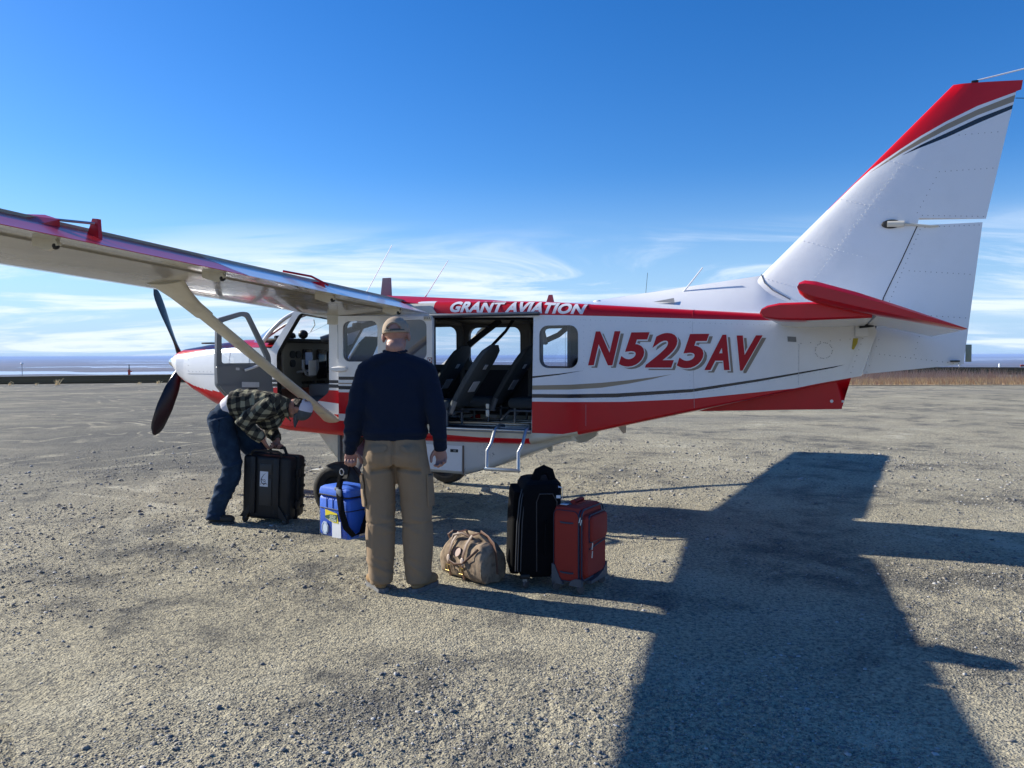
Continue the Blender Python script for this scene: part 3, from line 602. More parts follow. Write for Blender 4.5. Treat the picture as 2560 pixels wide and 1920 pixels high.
# cowling
def cow(s):  # half width, bottom, top
    return hw(s) if s < 8.55 else interp([(8.55, hw(8.55)), (8.70, .285), (8.80, .24), (8.86, .20)], s), interp([(7.3, .87), (7.7, .93), (8.1, 1.01), (8.5, 1.165), (8.7, 1.29), (8.8, 1.38), (8.86, 1.43)], s), interp([(7.3, 1.79), (7.66, 1.80), (8.3, 1.747), (8.71, 1.70), (8.8, 1.67), (8.86, 1.635)], s)
def cow_paint(s, w, h):
    w0, b, t = cow(s)
    topb = interp([(7.3, 1.672), (7.63, 1.703), (8.01, 1.699), (8.41, 1.655), (8.57, 1.627), (8.8, 1.60)], s)
    if h > topb: return RD
    return RD if h < side_lim(s) else WHI
def side_lim(s): return interp([(6.9, 1.26), (7.05, 1.235), (7.86, 1.192), (8.08, 1.205), (8.35, 1.246), (8.6, 1.31), (8.86, 1.46)], s)
NS, NR = 130, 144; vs = []; fs = []; mi = []
sl = [7.30 + (8.86 - 7.30) * (1 - (1 - i / NS) ** 1.25) for i in range(NS + 1)]
for s in sl:
    w0, b, t = cow(s); hc = (t + b) / 2; hh = (t - b) / 2; ex = interp([(7.3, 4.2), (8.2, 3.0), (8.86, 2.2)], s)
    for k in range(NR):
        a = 2 * PI * k / NR; c_, s_ = math.cos(a), math.sin(a)
        vs.append((s, w0 * math.copysign(abs(c_) ** (2 / ex), c_), hc + hh * math.copysign(abs(s_) ** (2 / ex), s_)))
for i in range(NS):
    for k in range(NR):
        f = (i * NR + k, i * NR + (k + 1) % NR, (i + 1) * NR + (k + 1) % NR, (i + 1) * NR + k); fs.append(f)
        c = [sum(vs[j][q] for j in f) / 4 for q in range(3)]; mi.append(cow_paint(*c))
fs.append(tuple(NS * NR + k for k in range(NR))); mi.append(WHI)
fs.append(tuple(range(NR))[::-1]); mi.append(CR)
cowl = mk('cowling', vs, fs, FM, plane, mi)
def cside(s, h):
    w0, b, t = cow(s); hc = (t + b) / 2; hh = (t - b) / 2; ex = interp([(7.3, 4.2), (8.2, 3.0), (8.86, 2.2)], s)
    return w0 * max(1 - abs((h - hc) / hh) ** ex, .01) ** (1 / ex)
plate('cowl_door', [(8.47, 1.58), (8.30, 1.605), (7.98, 1.635), (7.66, 1.642), (7.655, 1.40), (8.46, 1.395)], [], lambda s, h, t: (s, cside(s, h) + .005 - t, h), [WHITE], cowl, grid=.1, step=.05, thick=.004)
plate('cowl_door', [(7.645, 1.642), (7.32, 1.632), (7.32, 1.40), (7.645, 1.40)], [], lambda s, h, t: (s, cside(s, h) + .005 - t, h), [WHITE], cowl, grid=.1, step=.05, thick=.004)
m = MB(); m.box((8.855, .10, 1.58), (.03, .13, .05), 0, .01); m.box((8.855, -.10, 1.58), (.03, .13, .05), 0, .01); m.build('air_inlet', [BLACKP], cowl)
m = MB(); m.tube([(7.9, .22, .98), (7.86, .24, .86), (7.80, .25, .80)], .035, 12); m.build('exhaust_pipe', [ALUD], cowl)
m = MB(); m.box((8.40, 0.05, 1.765), (.16, .08, .02), 0, .008); m.build('cowl_vent', [BLACKP], cowl)

# spinner and propeller
m = MB(); m.lathe([(.0, 9.11), (.012, 9.105), (.04, 9.07), (.07, 9.02), (.093, 8.95), (.101, 8.90), (.101, 8.87), (0, 8.87)], 40, 0, Matrix.Translation((0, 0, 1.53)), 'X'); m.build('spinner', [CHROME], plane)
for a0 in (65, -62, 182):
    a = R(a0); m = MB(); rings = []
    for i in range(15):
        u = i / 14; r_ = .10 + .90 * u; ch = interp([(0, .035), (.08, .05), (.3, .085), (.6, .098), (.85, .085), (.95, .06), (1, .018)], u); tw = R(interp([(0, 58), (.3, 38), (.7, 22), (1, 15)], u)); th = interp([(0, .035), (.15, .022), (.5, .012), (1, .004)], u)
        ring = []
        for k in range(12):
            t = 2 * PI * k / 12; x_, y_ = ch * math.cos(t), th * math.sin(t)
            # blade frame: radial along e, chord across disk c, normal forward X
            ring.append((r_, x_ * math.cos(tw) - y_ * math.sin(tw), x_ * math.sin(tw) + y_ * math.cos(tw)))
        rings.append([(8.88 + q[2], q[0] * math.cos(a) - q[1] * math.sin(a), 1.53 + q[0] * math.sin(a) + q[1] * math.cos(a)) for q in ring])
    m.loft(rings); m.build('propeller_blade', [PROPB], plane)

# windshield with frame
def wsf(u, v):
    b = Vector((7.60 - .50 * u * u, .60 * u, 1.785 - .05 * u * u)); t = Vector((6.60, .52 * u, 2.165 - .05 * u * u)); p = b.lerp(t, v); p.z += .05 * math.sin(PI * v); p.x += .03 * math.sin(PI * v); return tuple(p)
vs = [wsf(-1 + 2 * i / 24, j / 12) for j in range(13) for i in range(25)]; fs = [(j * 25 + i, j * 25 + i + 1, (j + 1) * 25 + i + 1, (j + 1) * 25 + i) for j in range(12) for i in range(24)]
ws = mk('windshield', vs, fs, [GLASSC], plane)
m = MB()
for sg in (1, -1): m.tube([wsf(sg, j / 8) for j in range(9)], [(.022, .028)] * 9, 10, 0)
m.tube([wsf(-1 + 2 * i / 16, 1) for i in range(17)], .025, 8); m.build('windshield_frame', [WHITE], ws)
m = MB(); m.tube([wsf(0, j / 8) for j in range(9)], [(.012, .02)] * 9, 8); m.build('centre_post', [TRIMG], ws)
# deck between windshield base and cowl, glare shield
m = MB(); rings = []
for i in range(9):
    s = 7.31 - i * .0475
    rings.append([(s, hw(s) * c, 1.70 + .085 * (1 - abs(c) ** 3)) for c in np.linspace(-1, 1, 17)])
m.loft(rings, 0, False, False); m.build('nose_deck', [RED], skin_p)
m = MB(); m.box((6.98, 0, 1.775), (.34, 1.08, .05), 0, .02); m.build('glare_shield', [BLACKP], skin_p)

# instrument panel
ip = mk('instrument_panel', *(lambda m: (m.v, m.f))(MB().box((6.86, 0, 1.50), (.03, 1.10, .52), 0, .006)), [PANELM], plane)
def disc(c, r, h, n=24, ax='X'):
    m = MB(); m.lathe([(0, h / 2), (r, h / 2), (r, -h / 2), (0, -h / 2)], n, 0, Matrix.Translation(c), ax); return m
for (y_, z_, r_) in ((.40, 1.62, .043), (.30, 1.62, .043), (.40, 1.52, .043), (-.42, 1.62, .04), (-.42, 1.52, .04)): disc((6.838, y_, z_), r_, .02).build('gauge', [BLACKP], ip)
for (y_, z_, a_, b_) in ((.14, 1.53, .17, .30), (-.12, 1.51, .17, .34), (-.3, 1.53, .12, .26)): MB().box((6.832, y_, z_), (.02, a_, b_), 0, .006).build('avionics_screen', [SCREEN], ip)
MB().box((6.815, .14, 1.575), (.004, .12, .14)).build('lit_display', [mat('display_glow', (.03, .05, .09), .2, emis=((.10, .16, .34), .12))], ip)
for y_ in (.22, .14, .06, -.06, -.14): MB().box((6.83, y_, 1.30), (.03, .05, .03), 0, .006).build('switch', [BLACKP], ip)
MB().box((6.70, 0, 1.10), (.30, .22, .36), 0, .02).build('centre_pedestal', [TRIMG], ip)
m = MB(); m.tube([(6.84, .32, 1.42), (6.66, .32, 1.44)], .014, 8); m.tube([(6.66, .44, 1.56), (6.655, .45, 1.47), (6.65, .40, 1.40), (6.65, .32, 1.38), (6.65, .24, 1.40), (6.655, .19, 1.47), (6.66, .20, 1.56)], .017, 8); m.build('control_yoke', [TRIMG], ip)
MB().box((6.63, .32, 1.47), (.012, .13, .17), 0, .004, Matrix.Translation((0, 0, 0))).build('clipboard', [PAPER], ip)
MB().tube([(6.52, .12, 1.78), (6.50, .10, 1.68), (6.60, .08, 1.50), (6.66, .06, 1.38)], .005, 6).build('headset_cord', [BLACKP], ip)
MB().box((6.35, .33, 1.01), (.36, .34, .10), 0, .03).build('flight_bag', [TRIMG], ip)
disc((6.45, .05, 1.17), .12, .11, 28, 'Y').build('trim_wheel', [BLACKP], ip)
m = MB(); m.ell((6.86, .18, 1.85), (.060, .05, .052)); m.ell((6.92, .30, 1.835), (.04, .04, .035)); m.tube([(6.95, .20, 1.83), (7.05, .30, 1.82), (7.08, .4, 1.815)], .02, 8); m.build('headset', [BLACKP], ip)
MB().tube([(6.78, .15, 1.88), (6.74, .12, 1.96), (6.77, .10, 2.02)], .005, 6).build('microphone_boom', [BLACKP], ip)
m = MB(); m.tube([(6.82, -.10, 1.80), (6.15, -.34, 2.02)], [(.035, .03)] * 2, 8); m.build('overhead_strut', [TRIMG], ip)
MB().box((6.40, -.22, 1.95), (.10, .07, .08), 0, .015).build('overhead_fan', [BLACKP], ip)

# seats
def seat(s0, w0, label=None, top=1.71, tall=True):
    e = empty('seat', (s0, w0, .885), 0, plane)
    if label: e['label'] = label
    m = MB(); rr = []
    for i in range(12):
        u = i / 11; z = .20 + (top - .885 - .20) * u; x = -.02 - .40 * u ** 1.05 * (top - .9) / .8
        wd = interp([(0, .19), (.5, .21), (.75, .205), (.88, .185), (.96, .145), (1, .085)], u) if tall else interp([(0, .2), (.6, .2), (.9, .16), (1, .12)], u)
        th = interp([(0, .045), (.5, .055), (.9, .05), (1, .02)], u); ring = []
        for k in range(16):
            t = 2 * PI * k / 16; c_, s_ = math.cos(t), math.sin(t)
            ring.append((x + th * math.copysign(abs(c_) ** .6, c_), wd * math.copysign(abs(s_) ** .6, s_), z))
        rr.append(ring)
    m.loft(rr); bk = m.build('backrest', [SEATM], e)
    m = MB(); m.box((.22, 0, .21), (.44, .42, .11), 0, .045, None, 3); m.build('seat_cushion', [SEATM], e)
    m = MB()
    for y_ in (-.17, .17):
        for x_ in (.03, .36): m.tube([(x_, y_, .0), (x_, y_, .17)], .014, 8)
        m.tube([(-.06, y_, .13), (.42, y_, .13)], .013, 8); m.tube([(.42, y_, .13), (.52, y_, .03)], .013, 8)
    m.tube([(.03, -.17, .13), (.03, .17, .13)], .013, 8); m.tube([(.36, -.17, .13), (.36, .17, .13)], .013, 8)
    m.tube([(-.02, .185, .14), (-.07, .19, .26)], [(.03, .012)] * 2, 8); m.build('seat_frame', [ALUD], e)
    if tall:
        sl_ = -.40 / .60
        for z_, a_, b_ in ((.60, .07, .055), (.40, .15, .125)):
            x_ = -.02 - .40 * ((z_ - .20) / (top - 1.085)) ** 1.05 * (top - .9) / .8 - .062
            mm = Matrix.Translation((x_, .02, z_)) @ Matrix.Rotation(R(-33), 4, 'Y')
            MB().box((0, 0, 0), (.004, a_, b_), 0, 0, mm).build('safety_card' if a_ > .1 else 'placard', [PAPER], e)
    return e
seat(4.83, .30, 'nearest cabin seat, fully in view in the middle of the doorway')
seat(5.46, -.32, 'forward cabin seat on the far side, behind the man')
seat(4.66, -.34, 'rear cabin seat on the far side')
seat(6.33, .30, 'pilot seat with square headrest seen through the sliding door window', 1.81, False)
seat(6.33, -.32, None, 1.80, False)
seat(4.0, -.3, None, 1.62)
m = MB(); m.tube([(4.44, .29, 1.70), (4.36, .12, 1.85), (4.30, .02, 1.99)], [(.018, .003)] * 3, 4); m.build('seat_belt', [BLACKP], plane)
m = MB(); m.tube([(4.98, -.28, 1.72), (4.70, -.30, 1.92), (4.60, -.30, 1.99)], [(.035, .005)] * 3, 4, up=(1, 0, .6)); m.build('seat_belt', [BLACKP], plane)
m = MB(); m.tube([(4.22, -.30, 1.70), (3.95, -.35, 1.82), (3.8, -.4, 1.95)], [(.03, .005)] * 3, 4, up=(1, 0, .6)); m.build('seat_belt', [BLACKP], plane)
m = MB(); m.box((4.40, .48, 1.10), (.035, .02, .05), 0, .006); m.box((4.40, .48, 1.03), (.035, .02, .07), 0, .006); m.build('belt_buckle', [CREAM], plane)

# sliding door
def sd_paint(s, h):
    if 1.353 < h < 1.387: return NV
    if 1.310 < h < 1.322: return TN
    if 1.253 < h < 1.290: return NV
    if .997 < h < 1.223: return RD
    return WHI
SW = [rrect(5.541, 1.543, 5.965, 1.962, .075), rrect(4.971, 1.560, 5.385, 1.962, .075)]
sdoor = plate('sliding_door', rpoly([(6.022, 2.022), (4.905, 1.994), (4.912, .922), (6.027, .924)], .02), SW, lambda s, h, t: (s, .682 - t, h), FM, plane, sd_paint, [[(4.9, z_), (6.03, z_)] for z_ in (1.353, 1.387, 1.31, 1.322, 1.253, 1.29, .997, 1.223)], .25, .15, thick=.04)
for w_ in SW: plate('window_pane', w_, [], lambda s, h, t: (s, .668, h), [GLASST], sdoor, grid=.5)
m = MB(); m.loft([[(x_, .684 + d_, 1.464 + z_ * k_) for x_, z_ in [(6.11, 0), (6.09, .022), (6.0, .030), (5.93, .024), (5.90, 0), (5.93, -.024), (6.0, -.030), (6.09, -.022)]] for d_, k_ in ((0, 1.1), (.02, 1.0), (.034, .6))]); m.build('door_handle', [WHITE], sdoor)
m = MB(); m.box((4.955, .69, 1.975), (.085, .012, .045), 0, .004)
for x_ in (4.93, 4.955, 4.98): m.ell((x_, .697, 1.975), (.006, .003, .006), 1, None, 8, 6)
m.build('door_bracket', [CREAM, BLACKP], sdoor)
m = MB(); m.box((4.935, .6845, 1.55), (.05, .003, .07)); m.build('door_sticker', [mat('sticker_rust', (.30, .13, .09), .5)], sdoor)
m = MB(); m.tube([(4.935 + .016 * math.cos(a), .687, 1.56 + .016 * math.sin(a)) for a in np.linspace(0, 2 * PI, 13)], .005, 6, 0, False); m.build('sticker_ring', [WLET], sdoor)
m = MB(); m.box((6.034, .655, 1.75), (.016, .03, .36), 0, .005); m.build('door_seal', [ALUD], sdoor)

# open cockpit door (local x from the hinge outwards)
dr = empty('cockpit_door', (6.90, .64, 0), R(80), plane)
dout = rpoly([(.74, 1.50), (.72, 1.985), (.42, 2.07), (.33, 2.065), (.05, 1.60), (.03, 1.10), (.53, 1.10), (.738, 1.30)], .035)
dhole = rpoly([(.675, 1.53), (.668, 1.945), (.42, 2.022), (.355, 2.018), (.115, 1.60), (.115, 1.53)], .03)
dm = lambda x, z, t: (x, .012 - t, z)
def dp(x, z): return 0
plate('door_frame', dout, [dhole], dm, [TRIMG, WHITE], dr, dp, [], .25, .1, thick=.035, rimmat=0)
plate('window_pane', dhole, [], lambda x, z, t: (x, -.004, z), [GLASSC], dr, grid=.5)
INS = -1
m = MB()
# inner panel (the side that faces aft and to the camera)
def face(poly, d0, d1, mi=0): m.prism(poly, lambda x, z: (x, d0, z), lambda x, z: (x, d1, z), mi)
face(rpoly([(.75, 1.50), (.05, 1.50), (.05, 1.26), (.738, 1.315)], .02), .012, .028); face(rpoly([(.73, 1.31), (.05, 1.27), (.05, 1.11), (.53, 1.11), (.70, 1.27)], .02), .012, .045)
m.build('inner_panel', [TRIMG], dr)
m = MB(); face(rpoly([(.46, 1.335), (.24, 1.325), (.24, 1.272), (.46, 1.28)], .006), .046, .049); m.build('door_placard', [PAPER], dr)
m = MB(); face(rpoly([(.38, 1.268), (.265, 1.262), (.265, 1.225), (.38, 1.23)], .004), .046, .049); m.build('vent_grille', [BLACKP], dr)
m = MB(); face(rpoly([(.52, 1.485), (.475, 1.482), (.475, 1.455), (.52, 1.458)], .004), .03, .032); m.build('small_placard', [PAPER], dr)
m = MB(); m.tube([(.42, .045, 1.455), (.36, .075, 1.475), (.26, .075, 1.505), (.24, .05, 1.51)], .014, 8); m.build('pull_handle', [WHITE], dr)

# lettering
def tri(name, vs, fs, m_, parent): return mk(name, vs, fs, [m_], parent, smooth=False)
LSH = mat('letter_shadow', (.25, .20, .155), .4); LOU = mat('letter_outline', (.80, .79, .78), .4)
REG = [('N', 3.319, 3.028, 1.510, 1.821), ('5', 3.042, 2.769, 1.499, 1.809), ('2', 2.810, 2.527, 1.490, 1.801), ('5', 2.532, 2.256, 1.485, 1.790), ('A', 2.296, 2.082, 1.469, 1.781), ('V', 2.026, 1.811, 1.464, 1.773)]
for ch, s0, s1, h0, h1 in REG:
    U, Fc = textmesh(ch, 1.0, .30, .036, 1.0); U2, Fc2 = textmesh(ch, 1.0, .30, .066, 1.0); g = .010
    fm_ = lambda UU, a, b, c, d, off: [(s, hw(s) + off, h) for s, h in [(a + (b - a) * u, c + (d - c) * v) for u, v in UU]]
    tri('letter_shadow', fm_(U, s0 - .030, s1 - .030, h0 - .022, h1 - .022, .0025), Fc, LSH, skin_p)
    tri('letter_outline', fm_(U2, s0 + g, s1 - g, h0 - g, h1 + g, .004), Fc2, LOU, skin_p)
    tri('registration_letter', fm_(U, s0, s1, h0, h1, .0055), Fc, DRED, skin_p)
U3, Fc3 = textmesh('GRANT AVIATION', 1.0, .28, .045, .85, 1.05)
bm = bmesh.new(); vv = [bm.verts.new((4.735 - u * 1.40, 0, v)) for u, v in U3]
for f in Fc3:
    try: bm.faces.new([vv[i] for i in f])
    except ValueError: pass
for z_ in (.12, .25, .38, .5, .62, .75, .88): bmesh.ops.bisect_plane(bm, geom=list(bm.verts) + list(bm.edges) + list(bm.faces), plane_co=(0, 0, z_), plane_no=(0, 0, 1))
for v in bm.verts:
    s = v.co.x; ph = math.asin((.10 + .80 * v.co.z) ** 1.25); w0 = hw(s); hs = interp(HSH, s); hr = interp(HRT, s)
    v.co = Vector((s, w0 - .14 + .14 * math.cos(ph) ** .62 + .005 * math.cos(ph), hs + (hr - hs) * math.sin(ph) ** .8 + .005 * math.sin(ph)))
me = bpy.data.meshes.new('operator_lettering'); bm.to_mesh(me); bm.free(); link('operator_lettering', me, skin_p, WLET, False)

# fin, rudder
FLE = lambda h: 1.857 - (h - 2.328) * .9967
FTE = lambda h: interp([(1.4, .24), (1.519, .233), (2.72, .091), (3.735, -.104), (3.85, -.15)], h)
def fthick(s, h, T=.085):
    le, te = FLE(h), FTE(h); c = le - te; x = min(max((le - s) / c, 0), 1)
    return c * 5 * T * max(.2969 * math.sqrt(x) - .126 * x - .3516 * x * x + .2843 * x ** 3 - .1036 * x ** 4, 0.0) + .002
FINO = [(.345, 3.845), (-.148, 3.818), (-.138, 3.743), (-.104, 3.735), (.091, 2.721), (.587, 2.754), (.60, 2.69), (.850, 2.09), (.915, 1.80), (1.7, 1.80), (2.1, 2.08), (1.857, 2.328)]
FRED = [(1.30, 2.88), (1.092, 3.084), (.963, 3.199), (.731, 3.351), (.58, 3.444), (.394, 3.543), (.168, 3.645), (-.13, 3.738)]
FTU = [(.978, 3.166), (.731, 3.333), (.579, 3.423), (.394, 3.519), (.167, 3.616), (-.11, 3.71)]; FTL = [(.978, 3.166), (.730, 3.308), (.579, 3.383), (.393, 3.472), (.167, 3.569), (-.10, 3.656)]
FBU = [(.725, 3.292), (.578, 3.369), (.393, 3.446), (.166, 3.544), (-.10, 3.634)]; FBL = [(.725, 3.292), (.578, 3.346), (.392, 3.409), (.165, 3.503), (-.09, 3.600)]
def vinterp(tab, s):
    t = sorted(tab); return interp(t, s)
def fin_paint(s, h):
    if s < 1.28 and h > vinterp(FRED, s): return RD
    if s < .978 and vinterp(FTL, s) < h < vinterp(FTU, s): return TN
    if s < .725 and vinterp(FBL, s) < h < vinterp(FBU, s): return NV
    return WHI
lel = [[(FLE(h) - f * (FLE(h) - FTE(h)), h) for h in np.linspace(2.06, 3.84, 14)] for f in (.002, .008, .02, .045, .08, .13, .2, .3)]
fin = plate('tail_fin', FINO, [], lambda s, h, t: (s, fthick(s, h), h), FM, plane, fin_paint, [FRED, FTU, FTL, FBU, FBL] + lel, .14, .1, ang=60)
fs2 = plate('fin_far_side', FINO, [], lambda s, h, t: (s, -fthick(s, h), h), FM, fin, fin_paint, [FRED, FTU, FTL, FBU, FBL] + lel, .3, .15, ang=60)
m = MB()
def capstrip(poly, closed=True, mi=0):
    l = dens(poly, .06, closed); m.loft([[(p[0], fthick(*p), p[1]) for p in l], [(p[0], -fthick(*p), p[1]) for p in l]], mi, closed, False)
capstrip([(.345, 3.845), (-.148, 3.818), (-.138, 3.743), (-.104, 3.735)], False, 1); capstrip([(-.104, 3.735), (.091, 2.721), (.587, 2.754), (.60, 2.69), (.850, 2.09), (.915, 1.80)], False, 0); capstrip([(1.857, 2.328), (.345, 3.845)], False, 0)
m.build('fin_edge', [WHITE, RED], fin)
RUD = [(.606, 2.692), (.115, 2.694), (.233, 1.519), (1.005, 1.432), (.925, 1.746), (.860, 2.09)]
rud = plate('rudder', RUD, [], lambda s, h, t: (s, min(fthick(s, h), .055), h), FM, plane, lambda s, h: 0, [], .2, .12)
plate('rudder_far_side', RUD, [], lambda s, h, t: (s, -min(fthick(s, h), .055), h), FM, rud, lambda s, h: 0, [], .4, .2)
m = MB(); l = dens(RUD, .08); m.loft([[(p[0], min(fthick(*p), .055), p[1]) for p in l], [(p[0], -min(fthick(*p), .055), p[1]) for p in l]], 0, True, False); m.build('rudder_edge', [WHITE], rud)
m = MB(); m.loft([[(.905, .062, 1.745), (.885, .062, 1.76), (.875, .04, 1.745)], [(.985, .05, 1.44), (.95, .055, 1.44), (.95, .03, 1.44)]]); m.build('rudder_spar_cover', [WHITE], rud)
MB().tube([(s + .0, fthick(s, h) + .001, h) for s, h in ((.598, 2.69), (.72, 2.39), (.849, 2.09), (.914, 1.80))], .0045, 5).build('hinge_gap', [NAVY], rud)
m = MB(); m.box((.198, 0, 1.612), (.045, .012, .145), 0, .004); m.build('trim_tab', [mat('tab_grey_green', (.25, .27, .20), .5)], rud)
m = MB(); m.tube([(.83, .075, 2.715), (.70, .075, 2.71)], [.026, .026], 14); m.tube([(.70, .07, 2.71), (.50, .05, 2.68), (.44, .045, 2.68)], .010, 8); m.build('rudder_push_rod', [CREAM], fin)
m = MB(); m.ell((.80, .070, 2.715), (.075, .012, .038)); m.build('push_rod_port', [BLACKP], fin)
m = MB(); m.box((.30, .0, 1.545), (.07, .12, .016), 0, .004); m.build('rudder_placard', [NAVY], rud)
# dorsal seam
MB().tube([(1.858, .02, 2.335), (1.824, .055, 2.255), (1.752, .085, 2.185), (1.60, .10, 2.095)], .006, 6).build('dorsal_seam', [ALUD], skin_p)
onside2 = plate('naca_inlet', [(2.80, 2.10), (2.62, 2.135), (2.60, 2.085)], [], lambda s, h, t: (s, 0.06 + (hw(s) - .20) * max(0, 1 - ((h - interp(HRT, s)) / (interp(RIDGE, s) - interp(HRT, s))) ** (1 / 1.35)) + .01, h), [mat('inlet_shade', (.25, .25, .25), .6)], skin_p, grid=.5)
# ventral fin
VF = [(2.42, 1.07), (1.168, 1.122), (1.094, 1.40), (2.0, 1.20)]
vf = plate('ventral_fin', VF, [], lambda s, h, t: (s, .018 - t, h), [RED], plane, grid=.3, thick=.036)
m = MB(); m.box((1.16, .020, 1.19), (.02, .006, .02), 0, .003); m.lathe([(0, .003), (.014, .003), (.014, -.003)], 16, 0, Matrix.Translation((1.25, .022, 1.19)), 'Y'); m.build('tie_down_ring', [WLET], vf)

# tailplanes and elevators
def tp(sg):
    m = MB(); rings = []
    prof = lambda sl, st, t: [(sl, 0), (sl - .012, t * .42), (sl - .05, t * .75), (sl - .13, t), (sl - .30, t * 1.02), (st, t * .8), (st, -t * .8), (sl - .30, -t * .95), (sl - .13, -t * .85), (sl - .05, -t * .65), (sl - .012, -t * .38)]
    for w_ in (.05, .3, 1.0, 1.6, 1.80):
        rings.append([(a, sg * w_, 1.895 + b) for a, b in prof(1.70, 1.00, .062)])
    m.loft(rings); t_ = m.build('tailplane', [WHITE, RED], plane)
    m = MB(); m.loft([[(a, sg * w_, 1.895 + b * k_) for a, b in prof(1.70, 1.00, .062)] for w_, k_ in ((1.801, 1.03), (1.83, 1.0), (1.845, .8))]); m.build('tailplane_tip', [RED], t_)
    m = MB(); m.loft([[(a + .01, sg * w_, 1.895 + b * 1.03) for a, b in prof(1.70, 1.45, .062)] for w_ in (1.5, 1.801)]); m.build('leading_edge_cap', [RED], t_)
    m = MB(); L_ = []
    for w_, k_ in ((.14, 1), (.5, 1), (1.2, 1), (1.80, 1)):
        L_.append([(.985, sg * w_, 1.895), (.975, sg * w_, 1.935), (.85, sg * w_, 1.915), (.487, sg * w_, 1.757), (.487, sg * w_, 1.751), (.85, sg * w_, 1.838), (.975, sg * w_, 1.852)])
    m.loft(L_); e_ = m.build('elevator', [WHITE], plane)
    m = MB(); L_ = []
    def horn(w_, k_):
        ax = [(1.455, 0), (1.445, .035), (1.41, .062), (1.34, .074), (1.1, .068), (.85, .045), (.49, .003), (.49, -.003), (.85, -.035), (1.1, -.055), (1.34, -.062), (1.41, -.052), (1.445, -.03)]
        return [(x_, sg * w_, 1.755 + (x_ - .487) * .297 + z_ * k_) for x_, z_ in ax]
    m.loft([horn(1.865, 1), horn(1.98, 1), horn(2.05, .92), horn(2.085, .55)]); m.build('elevator_horn', [RED], e_)
    m = MB(); m.loft([[(1.40, sg * .10, 1.83), (1.40, sg * .10, 1.90), (.95, sg * .10, 1.90), (.95, sg * .10, 1.83)], [(1.70, sg * .34, 1.89), (1.70, sg * .34, 1.92), (.99, sg * .28, 1.92), (.99, sg * .28, 1.87)]]); m.build('root_fairing', [WHITE], t_)
    m = MB(); m.box((1.02, sg * .23, 1.80), (.10, .015, .09), 0, .01); m.tube([(1.04, sg * .24, 1.84), (.93, sg * .24, 1.85)], .014, 8, 1); m.build('elevator_hinge', [WHITE, BLACKP], t_)
    return t_
tp(1); tp(-1)

